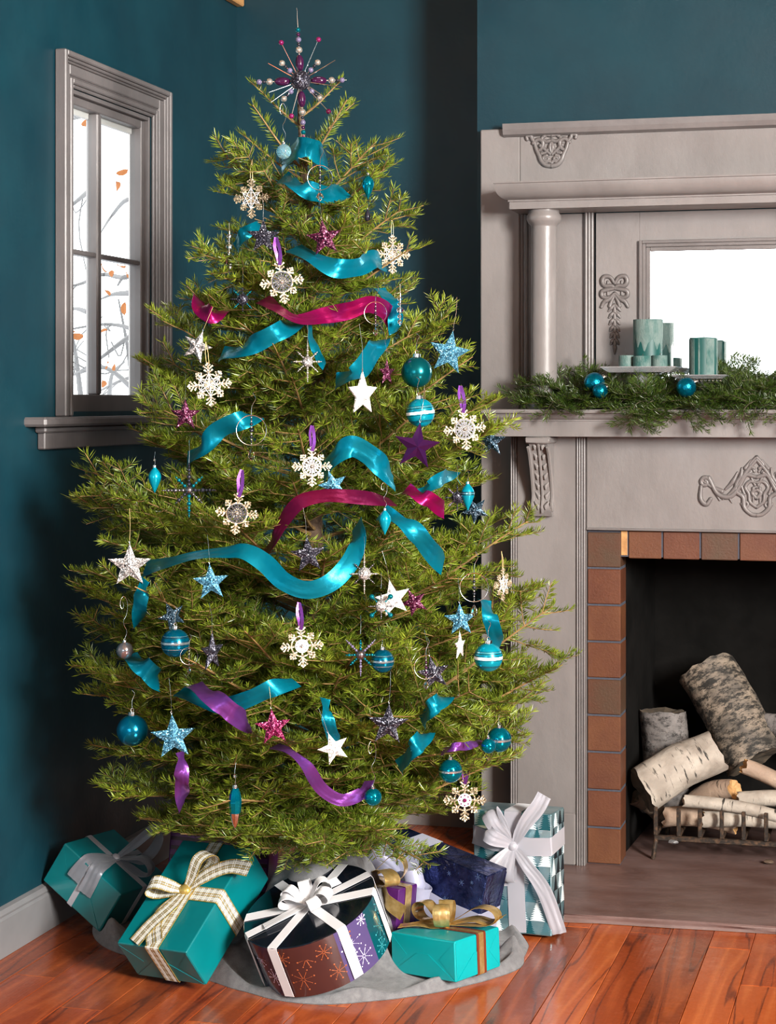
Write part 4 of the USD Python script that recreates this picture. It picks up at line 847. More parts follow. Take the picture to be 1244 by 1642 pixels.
burst('teal', 'glitter_silver', ['dark_silver', 'bead_teal'], 'beaded cluster with teal end balls left of the white star', 611, 972, 56, balls='bead_teal', core_r=.17)
burst('pale', 'glitter_silver', ['bead_pearl', 'silver_metal'], 'silver beaded ornament below the narrow turquoise ribbon end at upper centre', 493, 580, 62, long=(0, 4), core_r=.14)
burst('darkteal', 'glitter_charcoal', ['bead_dark', 'bead_teal'], 'dark beaded ornament in shade at the upper left beside the magenta ribbon', 389, 480, 54, core_r=.17)
burst('tealbead', 'dark_silver', ['bead_teal', 'bead_lilac', 'bead_teal'], 'teal beaded starburst low on the right of centre', 578, 1050, 66, long=(1, 4, 7), core_r=.12)
burst('black', 'glitter_charcoal', ['bead_dark', 'bead_lilac'], 'dark glittering bead burst beside the banded blue drop', 733, 798, 56, core_r=.17, out=.0)
def hoop(key, label, px, py, size, **k):
    kw = {a: k.pop(a) for a in ('drop', 'beads') if a in k}
    orn('hoop_' + key, b_hoop(**kw), 'hoop_ornament', label, 'hoop ornament', px, py, size, group=G_H, clear=.5, **k)
hoop('a', 'wire hoop with a bead string, the highest one near the treetop', 513, 285, 40, drop='diamond', out=.05)
hoop('b', 'wire hoop with dark beads in front of the magenta ribbon end', 602, 502, 36, out=.05, beads='bead_purple')
hoop('a2', 'wire hoop with dark beads over the turquoise ribbon on the left', 403, 690, 48, out=.05)
hoop('a2', 'wire hoop with clear drop at the right edge beside the sideways snowflake', 760, 942, 46, out=.05)
hoop('b2', 'wire hoop with purple beads in front of the charcoal star on the lower right', 683, 1070, 38, drop='diamond', beads='bead_purple', out=.05)
hoop('a3', 'small wire hoop with dark beads right of the striped blue ball on the left', 303, 1052, 28, out=.03)
def crys(key, label, px, py, size, **k): orn('crys_' + key, b_crystals(**{a: k.pop(a) for a in ('n', 'drop') if a in k}), 'crystal_ornament', label, 'crystal ornament', px, py, size, group=G_C, clear=.35, **k)
crys('a', 'string of clear crystals with a long drop at the upper left edge', 367, 395, 40, out=.03)
crys('b', 'string of clear crystals without drop at the upper right edge', 641, 497, 44, n=5, drop=False, out=.03)

def build_ornaments():
    for key, fn, name, label, cat_, group, px, py, size, out, yaw, pitch, roll, k in ORN:
        p = surf(px, py, k, out); d = proj(p)[2]; s = size * d / FP; M = face(p, yaw, pitch, roll, s)
        if key in _proto: dup(_proto[key], name, label, M, group)
        else:
            t = thing(name, label, cat_, M, group); fn(t); _proto[key] = t

# ------------------------------------------------------------------ tree topper
def build_topper():
    p = at_depth(482, 130, TREE_D - .03); s = 132 * (TREE_D - .03) / FP; M = face(p, 4, 0, 3, s)
    t = thing('tree_topper', 'beaded starburst topper in purple, pearl and silver at the very top of the tree', 'tree topper', M)
    obj('core', sphere((0, 0, .04), .12, 3), 'glitter_charcoal', t, smooth=True)
    sp = {0: (.66, 'up'), 1: (.5, 'l'), 2: (.72, 'down'), 3: (.5, 'r')}
    def oval(c, d, l, r): 
        d = unit(np.array(d, float)); return xf(trimesh.creation.icosphere(2), frame_of(np.array(c, float), d, (0.1, .2, 1)) @ np.diag([r, r, l, 1.0]))
    cols = ['bead_pearl', 'bead_dark', 'bead_lilac', 'bead_purple', 'bead_teal', 'bead_magenta', 'bead_pearl', 'bead_dark']
    for i, (L, n) in sp.items():
        d = np.array([math.cos(PI / 2 + i * PI / 2), math.sin(PI / 2 + i * PI / 2), 0])
        arm = obj('arm', tube([d * .1, d * (L + (.06 if i != 0 else .04))], [.008, .005], 6), 'fine_wire', t)
        obj('long_bead', oval(d * .22, d, .10, .052), 'bead_purple', arm, smooth=True); at = .335; q = 0
        while at < L - .02:
            r = (.042, .022, .034, .024, .030, .018, .026)[q % 7] * (1 if at < .6 else .8); obj('bead', sphere(d * (at + r), r, 2), cols[q % 8], arm, smooth=True); at += 2 * r + .003; q += 1
        if i == 0: obj('spike', tube([d * L, d * (L + .23)], [.006, .0015], 6), 'fine_wire', arm)
    for k in range(4):                                              # pearl-ended short arms on the diagonals
        a = PI / 4 + k * PI / 2; d = np.array([math.cos(a), math.sin(a), .1]); arm = obj('short_arm', tube([d * .1, d * .3], .007, 5), 'fine_wire', t)
        obj('bead', sphere(d * .18, .034, 2), 'bead_lilac', arm, smooth=True); obj('bead', sphere(d * .245, .022, 1), 'bead_dark', arm, smooth=True); obj('bead', sphere(d * .305, .038, 2), 'bead_pearl', arm, smooth=True)
    for a, L, ball in ((64, .53, 1), (116, .5, 1), (-52, .5, 1), (-108, .46, 1), (200, .42, 0), (-12, .5, 0), (215, .46, 0), (152, .44, 0), (28, .48, 0), (-38, .36, 0)):
        d = np.array([math.cos(math.radians(a)), math.sin(math.radians(a)), .22]); arm = obj('wire_ray', tube([d * .1, d * L], [.008, .004], 5), 'fine_wire', t)
        if ball: obj('end_bead', sphere(d * L, .032, 2), 'bead_magenta', arm, smooth=True)

# ------------------------------------------------------------------ ribbons woven through the tree
def ribbon(mat, label, pts, w=36, twist=(.35, .75, 1.1), clear=True, seed=0, name='satin_ribbon', build=True):
    """pts: (px, py, push) along the visible run; push > 0 goes into the tree."""
    W = np.array([at_depth(x, y, surf_depth(x, y, .91) + d) for x, y, d in pts]); n = 14 * (len(pts) - 1) + 1; P = spline(W, n); u = np.linspace(0, 1, n); g = np.random.default_rng(seed + len(pts) * 7 + int(pts[0][0]))
    P = P + .006 * (meshkit.noise(np.stack([u * 9 + seed, u * 0, u * 0 + 3.3], 1)) - .5)[:, None] * FV
    t = unit(np.gradient(P, axis=0)); v = unit(np.array([0, 0, EYE]) - P); a = unit(np.cross(t, v)); b = np.cross(a, t)
    ph = twist[0] + twist[1] * np.sin(u * twist[2] * 2 * PI + g.uniform(0, 1)) + .35 * (meshkit.noise(np.stack([u * 7 + seed * 3.1, u * 0 + 1.7, u * 0], 1)) - .5)
    if build: 
        o = obj(name, strip(P, w * .86 * 4.0 / FP, a * np.cos(ph)[:, None] + b * np.sin(ph)[:, None], .0006, .10, seed), mat, None, smooth=50); tag(o, label, 'ribbon', 'satin ribbons woven through the tree')
    else:
        for q in P[::4]: CLEAR.append((q, w * .30 * 4.0 / FP, .14, .0))
TQ, MG, PU = 'satin_turquoise', 'satin_magenta', 'satin_purple'
RIB = [
 (TQ, 'turquoise ribbon piece crossing just below the topper', [(452, 262, .10), (478, 238, .0), (500, 238, -.01), (525, 262, .06)], 40),
 (TQ, 'turquoise ribbon behind the highest wire hoop', [(452, 285, .08), (470, 295, .0), (495, 305, -.01), (525, 312, .02), (553, 305, .07)], 38),
 (TQ, 'short turquoise ribbon at the upper left edge beside the charcoal star', [(378, 398, .04), (388, 378, .0), (408, 366, .02), (425, 366, .08)], 26),
 (TQ, 'turquoise ribbon sagging below the plum star at the top', [(470, 398, .06), (500, 412, .0), (538, 430, -.02), (575, 428, .0), (600, 415, .02), (618, 425, .08)], 38),
 (MG, 'magenta ribbon tip at the upper left edge', [(318, 478, .05), (322, 492, .0), (338, 505, .0), (356, 498, .08)], 34),
 (MG, 'magenta ribbon waving across the upper middle to the wire hoop', [(422, 480, .06), (445, 496, -.01), (480, 512, -.02), (520, 506, .03), (560, 498, .0), (592, 488, -.02), (618, 498, .02), (630, 520, .08)], 34),
 (TQ, 'turquoise ribbon below the magenta ribbon at upper left', [(355, 568, .06), (385, 562, .02), (415, 548, -.01), (450, 530, -.02), (480, 515, .06)], 36),
 (TQ, 'narrow turquoise ribbon end hanging beside the silver beaded ornament', [(494, 520, .05), (500, 545, .0), (510, 570, .0), (520, 588, .05)], 16),
 (TQ, 'dark turquoise ribbon falling at the upper right behind the crystals', [(608, 462, .05), (624, 480, .02), (634, 505, .02), (630, 535, .08)], 30),
 (TQ, 'turquoise ribbon piece left of the small plum star', [(538, 612, .06), (560, 603, .0), (580, 590, .0), (600, 560, .03), (612, 545, .08)], 36),
 (TQ, 'turquoise ribbon rising on the left under a wire hoop', [(300, 738, .06), (325, 718, .0), (350, 690, -.01), (385, 675, .0), (412, 668, .06)], 36),
 (TQ, 'looped turquoise ribbon beside the centre snowflake', [(516, 760, .06), (535, 735, .0), (562, 716, -.03), (590, 728, -.02), (612, 748, .0), (632, 775, .06)], 40),
 (TQ, 'turquoise ribbon end on the right below the purple metal star', [(672, 792, .05), (692, 778, .0), (712, 765, .0), (728, 756, .06)], 26),
 ('satin_burgundy', 'burgundy ribbon dipping from the centre to the lower left in shade', [(418, 900, .10), (436, 872, .05), (452, 840, .04), (480, 806, .0), (520, 795, -.01), (560, 796, .0), (600, 800, .03), (630, 805, .07)], 26),
 (MG, 'magenta ribbon end on the right beside the dark bead burst', [(650, 785, .05), (672, 795, .0), (692, 803, -.01), (712, 820, .05)], 30),
 (TQ, 'long turquoise ribbon swag across the middle of the tree', [(232, 912, .06), (270, 902, .01), (315, 890, .0), (360, 885, -.01), (392, 884, -.02), (425, 903, -.02), (455, 932, -.03), (492, 946, -.03), (530, 934, -.03), (560, 903, -.02), (574, 868, -.01), (572, 840, .05)], 34),
 (TQ, 'turquoise ribbon falling right of the pale turquoise drop', [(612, 822, .06), (640, 834, .0), (665, 852, -.02), (688, 880, -.01), (710, 908, .05)], 36),
 (TQ, 'turquoise ribbon hanging straight down at the left edge', [(232, 928, .05), (228, 948, .02), (224, 975, .02), (222, 1000, .06)], 28),
 (TQ, 'turquoise ribbon piece below the small grey ball', [(205, 1050, .05), (222, 1062, .0), (240, 1078, .0), (255, 1095, .06)], 38),
 (TQ, 'turquoise ribbon crossing under the purple ribbon at lower left', [(288, 1108, .05), (320, 1124, .02), (360, 1132, .0), (400, 1120, -.01), (438, 1103, .0), (475, 1094, .05)], 32),
 (PU, 'purple ribbon crossing over the turquoise one at lower left', [(310, 1098, .05), (340, 1118, -.05), (372, 1142, -.055), (402, 1166, .04)], 36),
 (PU, 'purple ribbon loop hanging low in the centre', [(440, 1196, .06), (466, 1206, .0), (492, 1230, -.02), (515, 1264, -.02), (548, 1283, -.03), (580, 1272, -.02), (592, 1252, .04)], 24),
 (PU, 'purple ribbon hanging straight down at the lower left', [(290, 1205, .05), (291, 1235, .02), (292, 1265, .0), (291, 1296, .0)], 28),
 (TQ, 'turquoise ribbon curl right of the long-pointed charcoal star', [(676, 1158, .05), (688, 1140, .0), (702, 1126, .0), (716, 1118, .05)], 32),
 (TQ, 'turquoise ribbon piece low on the right above the hidden ball', [(640, 1232, .06), (658, 1208, .01), (672, 1190, .01), (684, 1176, .07)], 34),
 (TQ, 'turquoise ribbon falling behind the low white star', [(520, 1120, .06), (524, 1145, .02), (530, 1170, .02), (540, 1195, .05)], 24),
 (TQ, 'turquoise ribbon falling at the right edge above the striped ball', [(776, 962, .05), (784, 985, .0), (792, 1012, .0), (800, 1040, .05)], 30),
 (PU, 'purple ribbon end above the lowest snowflake on the right', [(708, 1206, .05), (728, 1198, .0), (750, 1196, -.01), (772, 1188, .04)], 16),
]
def do_ribbons(build):
    for i, (m, lab, pts, w) in enumerate(RIB): ribbon(m, lab, pts, w, seed=i, build=build)
# ------------------------------------------------------------------ tree skirt and gifts
pm('grey_wool', (0.11, 0.11, 0.115), .9, c2=(0.16, 0.16, 0.165), scale=60, bump=(420, .55, .002), sheen_weight=.15)
pm('teal_wrap', (0.0, 0.118, 0.130), .28, c2=(0.0, 0.14, 0.152), scale=5, bump=(16, .10, .006), specular_ior_level=.6, coat_weight=.15)
pm('turquoise_wrap', (0.0, 0.25, 0.265), .3, c2=(0.0, 0.285, 0.30), scale=5, bump=(16, .10, .006))
pm('purple_wrap', (0.045, 0.006, 0.075), .28, c2=(0.075, 0.012, 0.11), scale=9, bump=(20, .12, .006)); pm('purple_dark', (0.008, 0.003, 0.014), .25)
pm('navy_foil', (0.015, 0.022, 0.085), .17, .85, c2=(0.07, 0.10, 0.30), scale=13, lo=.42, hi=.68, bump=(17, .6, .015), rvar=.06); pm('black_lid', (0.002, 0.004, 0.007), .12, c2=(0.004, 0.007, 0.014), scale=6, coat_weight=.6)
pm('silver_foil', (0.20, 0.40, 0.46), .2, .75, c2=(0.46, 0.62, 0.66), scale=10, bump=(18, .3, .008)); pm('foil_white', (0.75, 0.84, 0.86), .25, .3); pm('foil_teal', (0.02, 0.13, 0.16), .2, .6); pm('foil_mid', (0.10, 0.26, 0.31), .2, .6); pm('foil_dark', (0.008, 0.02, 0.028), .2, .5); pm('foil_print', (0.10, 0.16, 0.32), .2, .6)
pm('lid_brown', (0.045, 0.015, 0.014), .2, coat_weight=.5); pm('lid_purple', (0.065, 0.05, 0.14), .2, coat_weight=.5); pm('lid_teal', (0.0, 0.05, 0.065), .2, coat_weight=.5); pm('lid_navy', (0.012, 0.018, 0.055), .2, coat_weight=.5)
pm('print_copper', (0.36, 0.10, 0.035), .35, .4); pm('print_lilac', (0.62, 0.58, 0.78), .35, .2); pm('print_aqua', (0.05, 0.30, 0.33), .35, .2)
pm('gold_ribbon', (0.55, 0.36, 0.11), .24, .75, c2=(0.72, 0.52, 0.22), scale=60); pm('brown_satin', (0.13, 0.028, 0.012), .3); pm('plaid_silver', (0.36, 0.35, 0.30), .4, .25); pm('plaid_gold', (0.50, 0.36, 0.10), .3, .6); pm('plaid_white', (0.80, 0.79, 0.72), .4)
def sheer(name, c, a):
    material(name, {'p': ('principled_bsdf', {'base_color': c, 'roughness': .35, 'sheen_weight': .4, 'metallic': .2}), 't': ('transparent_bsdf', {}), 'm': ('mix_closure', {'fac': a})}, [('t.BSDF', 'm.closure1'), ('p.BSDF', 'm.closure2')], 'm.closure')
sheer('organza_grey', (0.23, 0.245, 0.28), .70); sheer('organza_silver', (0.44, 0.44, 0.49), .82); sheer('organza_blue', (0.36, 0.37, 0.50), .93)

def rot_zyx(r):
    a, b, c = r
    Rz = np.array([[math.cos(a), -math.sin(a), 0], [math.sin(a), math.cos(a), 0], [0, 0, 1]]); Ry_ = np.array([[math.cos(b), 0, math.sin(b)], [0, 1, 0], [-math.sin(b), 0, math.cos(b)]]); Rx = np.array([[1, 0, 0], [0, math.cos(c), -math.sin(c)], [0, math.sin(c), math.cos(c)]])
    return Rx @ Ry_ @ Rz
def pose(p, r): M = np.eye(4); M[:3, :3] = rot_zyx(r); M[:3, 3] = p; return M
def rbox(w, d, h, r=.004):
    pts = []
    for sx in (-1, 1):
        for sy in (-1, 1):
            for sz in (0, 1): pts.append(sphere((sx * (w / 2 - r), sy * (d / 2 - r), r + sz * (h - 2 * r)), r, 1).vertices)
    return hull(np.vstack(pts))
def band(axis, at, w_, d_, h_, rw, off=.0014, half=False):
    """A ribbon round the box: axis 'y' runs over the top along y at x = at; axis 'x' runs along x at y = at."""
    L = (d_ if axis == 'y' else w_) / 2 + off; c = .004; top, bot = h_ + off, -off
    pr = [(0, top), (L - c, top), (L - c * .3, top - c * .3), (L, top - c), (L, h_ * .66), (L, h_ * .33), (L, bot + c), (L - c * .3, bot + c * .3), (L - c, bot), (0, bot)]
    pr = pr + [(-a, b) for a, b in pr[-2:0:-1]] + [(0, top)]
    P = np.array([(at, a, b) if axis == 'y' else (a, at, b) for a, b in pr]); return P, ((1, 0, 0) if axis == 'y' else (0, 1, 0))
def loop_pts(d, L, H, up=(0, 0, 1), n=26, lean=0.0):
    d, up = np.array(d, float), np.array(up, float)
    pr = spline([(0, .01), (.28, .42), (.62, .92), (.92, .82), (1.0, .42), (.82, .10), (.42, .06), (0, .03)], n); s = np.cross(d, up)
    return d * (pr[:, :1] * L) + up * (pr[:, 1:] * H) + s * lean * np.sin(np.linspace(0, PI, n))[:, None]
def plaid(parent, name, P, w, across, base='plaid_silver'):
    """Plaid ribbon: a base strip with woven gold edges, pale stripes and cross stripes."""
    o = obj(name, strip(P, w, across, .0006), base, parent, smooth=50); n = len(P)
    across = np.broadcast_to(np.asarray(across, float), (n, 3)); t = unit(np.gradient(P, axis=0)); a = unit(across - t * (across * t).sum(1, keepdims=True)); wv = np.broadcast_to(w, (n,))[:, None]
    for offs, mt, ww in (((-.47, .47), 'plaid_gold', .07), ((-.30, -.2, .2, .30), 'plaid_white', .035), ((-.08, .08), 'plaid_gold', .05)):
        obj('woven_stripe', cat([strip(P + a * wv * o_, wv[:, 0] * ww, across, .0012) for o_ in offs]), mt, o)
    L = np.concatenate([[0], np.cumsum(np.linalg.norm(np.diff(P, axis=0), axis=1))]); q = []
    for s in np.arange(.01, L[-1] - .008, .017):
        for ds in (0, .0045):
            c = [np.interp(s + ds + e, L, P[:, k]) for e in (-.0006, .0006) for k in range(3)]; c = np.array(c).reshape(2, 3); av = np.array([np.interp(s, L, a[:, k]) for k in range(3)]); q.append(strip(c, float(np.interp(s, L, wv[:, 0])) * .98, av, .0012))
    if q: obj('cross_stripe', cat(q), 'plaid_white', o)
    return o
def plain(mat, crease=0.0):
    return lambda parent, name, P, w, across: obj(name, strip(P if 'band' in name or len(P) > 20 else spline(P, 24), w if np.ndim(w) == 0 or len(P) > 20 or 'band' in name else np.interp(np.linspace(0, 1, 24), np.linspace(0, 1, len(P)), w), across, .0007, 0 if 'band' in name else crease, len(P) * .37 + P[-1][0] * 50), mat, parent, smooth=50)
def bow(t, c, loops, tails, w, draw, knot_mat, kr=.016, up=(0, 0, 1)):
    """loops: (angle deg, length, height, lean); tails: lists of points from the knot c."""
    b = obj('knot', xf(sphere((0, 0, 0), kr, 2), np.array([[1.1, 0, 0, c[0]], [0, .9, 0, c[1]], [0, 0, .75, c[2] + kr * .5], [0, 0, 0, 1.0]])), knot_mat, t, smooth=True)
    for a, L, H, lean in loops:
        d = np.array([math.cos(math.radians(a)), math.sin(math.radians(a)), 0]); P = np.array(c) + [0, 0, kr * .3] + loop_pts(d, L, H, up, lean=lean); n = len(P)
        ww = w * np.interp(np.linspace(0, 1, n), [0, .15, .5, .85, 1], [.35, .8, 1.05, .8, .35]); draw(t, 'bow_loop', P, ww, np.cross(d, up))
    for pts, acr in tails:
        P = spline(np.array([np.array(c) + [0, 0, kr * .3]] + [np.array(q, float) for q in pts]), 9 * len(pts) + 3); n = len(P); ww = w * np.interp(np.linspace(0, 1, n), [0, .12, .3, 1], [.35, .7, .95, 1.0]); draw(t, 'bow_tail', P, ww, acr)
def flaps(t, face_, w, d, h, mat):
    """Folded paper ends on one face of the box."""
    q = .0012
    if face_ == '-y': f = lambda u, v, o: (u * w / 2, -d / 2 - o, v * h)
    elif face_ == '+x': f = lambda u, v, o: (w / 2 + o, u * d / 2, v * h)
    for tri in ([(-.96, .03), (.96, .03), (0.18, .58), (-.18, .58)], [(-.97, .05), (-.97, .95), (-.50, .5)], [(.97, .05), (.97, .95), (.50, .5)]):
        pts = [f(u, v, o) for u, v in tri for o in (-.001, q if len(tri) == 4 else q * .5)]; obj('paper_flap', hull(pts), mat, t)

def build_skirt():
    C = np.array([TB[0], TB[1]]); front = [(838, 1528), (838, 1552), (800, 1566), (740, 1582), (660, 1598), (590, 1606), (510, 1611), (455, 1606), (400, 1592), (350, 1577), (300, 1556), (235, 1540), (190, 1530), (165, 1518), (147, 1497), (165, 1462)]
    pts = [on_z(x, y, 0)[:2] for x, y in front]; pts += [np.array(p) for p in ((-1.95, 4.45), (-1.78, 4.72), (-1.5, 4.85), (-1.2, 4.75), (-1.02, 4.5), (-.93, 4.32))]
    q = np.array(pts) - C; an = np.unwrap(np.arctan2(q[:, 1], q[:, 0])); rr = np.linalg.norm(q, axis=1); o = np.argsort(an % (2 * PI)); A, Rr = (an % (2 * PI))[o], rr[o]
    A = np.concatenate([A - 2 * PI, A, A + 2 * PI]); Rr = np.tile(Rr, 3); th = np.linspace(0, 2 * PI, 241)[:-1]; B = np.interp(th, A, Rr); B = np.convolve(np.concatenate([B[-3:], B, B[:3]]), np.ones(7) / 7, 'valid')
    u = np.concatenate([np.linspace(0, .96, 64), [.975, .99, 1.0, 1.0]]); T, U = np.meshgrid(th, u, indexing='ij'); r = .062 + (B[:, None] - .062) * U
    x, y = C[0] + r * np.cos(T), C[1] + r * np.sin(T)
    nz = meshkit.fbm(np.stack([x * 9, y * 9, x * 0], -1), 3, 5); z = .006 + .006 * nz
    gath = 1 + .22 * np.sin(T * 7 + 2 * np.sin(T * 2)); z = z + .245 * np.exp(-(np.maximum(r - .09, 0) / (.072 * gath)) ** 2) * (.92 + .16 * nz)
    for (px, py, h, s) in ((182, 1497, .050, .042), (165, 1515, .02, .03), (208, 1530, .024, .03), (372, 1540, .055, .05), (340, 1560, .03, .05), (818, 1522, .040, .028), (800, 1540, .015, .03), (640, 1583, .004, .06), (520, 1598, .006, .08)):
        c = on_z(px, py, h * .6); z = z + h * np.exp(-(((x - c[0]) ** 2 + (y - c[1]) ** 2) / s ** 2))
    edge = np.interp(u, [0, .9, .955, .985, .995, 1.0], [1, 1, 1.0, .9, .5, 0]); z = z + .012 * np.exp(-((u[None] - .95) / .03) ** 2) * (1 + .8 * np.sin(T * 11)); z = z * edge[None]; z[:, -1] = .0012
    n, k = z.shape; V = np.stack([x, y, z], -1).reshape(-1, 3); i, j = np.meshgrid(np.arange(n), np.arange(k - 1), indexing='ij'); i2 = (i + 1) % n
    qd = np.stack([i * k + j, i * k + j + 1, i2 * k + j + 1, i2 * k + j], -1).reshape(-1, 4)
    V2 = V - [0, 0, .0010]; N = len(V); f = np.vstack([qd[:, [0, 1, 2]], qd[:, [0, 2, 3]]]); fb = f[:, ::-1] + N
    rim = []
    for jj, flip in ((0, 1), (k - 1, -1)):
        a = np.arange(n) * k + jj; b = (np.arange(n) + 1) % n * k + jj; rim += [np.stack([a, b, b + N], 1)[:, ::flip], np.stack([a, b + N, a + N], 1)[:, ::flip]]
    m = tm(np.vstack([V, V2]), np.vstack([f, fb] + rim)); tag(obj('tree_skirt', m, 'grey_wool', None, smooth=70), 'soft grey wool cloth bunched round the foot of the tree, under the gifts', 'tree skirt')
def build_gifts():
    # teal box, gold plaid ribbon
    w, d, h = .2063, .3114, .116; t = thing('gift_box', 'teal wrapped gift with a gold and silver plaid bow, leaning at the front left', 'gift', pose((-1.6502, 3.9702, .1096), (-.2028, -.2014, .6138)), 'wrapped gifts under the tree')
    obj('body', rbox(w, d, h), 'teal_wrap', t, smooth=30); flaps(t, '-y', w, d, h, 'teal_wrap')
    rw = .040
    for ax in ('y', 'x'): P, a = band(ax, .004, w, d, h, rw, off=.0026 if ax == 'y' else .0018); plaid(t, 'ribbon_band', P, rw, a)
    bow(t, (.004, .004, h + .003), [(75, .095, .055, .02), (188, .085, .045, -.01)], [([(.05, .045, h + .02), (.10, .075, h + .022), (.150, .082, h + .012)], (-.35, .9, .1)), ([(-.015, -.05, h + .012), (-.02, -.10, h + .010), (.012, -.148, h + .012)], (1, .1, .1)), ([(.0, -.05, h + .016), (-.028, -.10, h + .012), (-.05, -.150, h + .004)], (1, -.2, .1))], .042, plaid, 'plaid_gold', .015)
    # teal box, grey organza
    w, d, h = .2093, .218, .1196; t = thing('gift_box', 'teal wrapped gift with a sheer grey organza bow, tipped against the left wall', 'gift', pose((-2.0728, 4.2594, .0719), (-.1937, .5629, .0529)), 'wrapped gifts under the tree')
    obj('body', rbox(w, d, h), 'teal_wrap', t, smooth=30); flaps(t, '-y', w, d, h, 'teal_wrap')
    og = plain('organza_grey', .22); os_ = plain('organza_silver', .22)
    for ax in ('y', 'x'): P, a = band(ax, -.005, w, d, h, .02); os_(t, 'ribbon_band', P, .016 if ax == 'y' else .02, a)
    bow(t, (-.005, -.005, h + .002), [(60, .085, .125, .01), (10, .10, .05, .0)], [([(.0, -.06, h + .010), (.010, -.106, h + .006), (.016, -.114, h - .03), (.018, -.115, h - .065)], (1, .1, 0)), ([(-.012, -.05, h + .012), (-.022, -.10, h + .008), (-.028, -.114, h - .03), (-.03, -.115, h - .055)], (1, .1, 0))], .040, og, 'organza_silver', .011)
    # turquoise box, brown and gold ribbon
    w, d, h = .1946, .1688, .0936; t = thing('gift_box', 'small bright turquoise gift with brown striped gold ribbon, front right', 'gift', pose((-1.0823, 4.0803, .0162), (-.421, -.0476, -.0512)), 'wrapped gifts under the tree')
    obj('body', rbox(w, d, h), 'turquoise_wrap', t, smooth=30); flaps(t, '+x', w, d, h, 'turquoise_wrap'); flaps(t, '-y', w, d, h, 'turquoise_wrap')
    P, a = band('x', .012, w, d, h, .03); obj('ribbon_band', strip(P, .032, a, .0008), 'gold_ribbon', t, smooth=40)
    av = np.array(a)
    for o_ in (-.013, .013): obj('brown_edge', strip(P + av * o_, .008, a, .0016), 'brown_satin', t, smooth=40)
    gd = plain('gold_ribbon', .15)
    bow(t, (-.01, .012, h + .002), [(15, .135, .05, -.01), (175, .10, .05, .01), (-60, .05, .06, 0), (120, .05, .055, 0)], [([(-.05, -.02, h + .012), (-.10, -.05, h + .006)], (.4, 1, .1)), ([(.05, .05, h + .02), (.09, .06, h + .015), (.13, .05, h + .03)], (-.2, 1, .2))], .040, gd, 'gold_ribbon', .014)
    # purple box behind it
    w, d, h = .15, .09, .165; t = thing('gift_box', 'dark purple gift with a gold wired-ribbon bow, behind the small turquoise gift', 'gift', pose((-1.285, 4.185, .018), (-.25, .06, -.06)), 'wrapped gifts under the tree')
    obj('body', rbox(w, d, h), 'purple_wrap', t, smooth=30)
    P, a = band('x', 0, w, d, h, .03); gd(t, 'ribbon_band', P, .03, a); P, a = band('y', -.02, w, d, h, .03); gd(t, 'ribbon_band', P, .03, a)
    bow(t, (-.03, -.03, h + .002), [(20, .10, .07, .01), (-25, .13, .045, .01), (200, .06, .055, 0), (150, .07, .05, 0)], [([(.03, -.05, h - .005), (.06, -.065, h - .03), (.10, -.06, h - .05)], (.1, -.2, 1))], .042, gd, 'gold_ribbon', .013)
    # navy foil box
    w, d, h = .3213, .1002, .1893; t = thing('gift_box', 'navy foil gift with a wide silver-lilac satin bow, right of the trunk', 'gift', pose((-1.1938, 4.3368, .0485), (-.3017, .206, .0458)), 'wrapped gifts under the tree')
    obj('body', rbox(w, d, h), 'navy_foil', t, smooth=30); flaps(t, '+x', w, d, h, 'navy_foil')
    ob = plain('organza_blue', .22); P, a = band('y', -.065, w, d, h, .05); ob(t, 'ribbon_band', P, .062, a)
    L = w / 2 + .002; z = .062; Pb = np.array([(-L, -d / 2 - .002, z + .03), (-.1, -d / 2 - .003, z + .02), (.05, -d / 2 - .003, z), (L - .004, -d / 2 - .002, z), (L, -d / 2 + .004, z), (L, d / 2 - .004, z), (L - .004, d / 2 + .002, z), (0, d / 2 + .002, z)]); ob(t, 'ribbon_band', Pb, .06, (0, 0, 1))
    c = (-.082, -d / 2 - .004, .105)
    b = obj('knot', sphere(c, .014, 2), 'organza_blue', t, smooth=True)
    for a, Lh, H, lean in ((195, .105, .06, .0), (150, .09, .05, .01), (-10, .11, .06, .0), (22, .085, .055, .01)):
        dd = np.array([math.cos(math.radians(a)), 0, math.sin(math.radians(a))]); P = np.array(c) + loop_pts(dd, Lh, H, (0, -1, 0), lean=lean); n = len(P); ob(t, 'bow_loop', P, .058 * np.interp(np.linspace(0, 1, n), [0, .2, .5, .8, 1], [.35, .85, 1.1, .85, .35]), np.cross(dd, (0, -1, 0)))
    g = np.random.default_rng(5); star_ = []
    for q in range(26):
        x, z_ = g.uniform(-.155, .155), g.uniform(.02, .18); s = g.uniform(.004, .010); m = extrude(unary_union([LineString([(-s * math.cos(a), -s * math.sin(a)), (s * math.cos(a), s * math.sin(a))]).buffer(.0007) for a in np.arange(3) * PI / 3]), .0006); star_.append(xf(m, np.array([[1, 0, 0, x], [0, 0, -1, -d / 2 - .0006], [0, 1, 0, z_], [0, 0, 0, 1.0]])))
    obj('printed_stars', cat(star_), 'foil_print', t)
    # standing tree-print box
    w, d, h = .2115, .1049, .308; t = thing('gift_box', 'upright gift in silver and teal fir-tree print with a large silver bow, far right', 'gift', pose((-.9946, 4.4808, .0052), (-.1207, -.0087, -.0334)), 'wrapped gifts under the tree')
    obj('body', rbox(w, d, h), 'silver_foil', t, smooth=30)
    def fir(x, z, s, g): 
        pts_l, pts_r = [], []; n = 9
        for k in range(n + 1):
            y = z + s * (1.5 - 1.5 * k / n); hw = s * .62 * k / n * g.uniform(.9, 1.1); pts_l += [(x - hw, y), (x - hw * .45, y + s * .02)]; pts_r += [(x + hw, y), (x + hw * .45, y + s * .02)]
        return Polygon(pts_l + pts_r[::-1]).buffer(0)
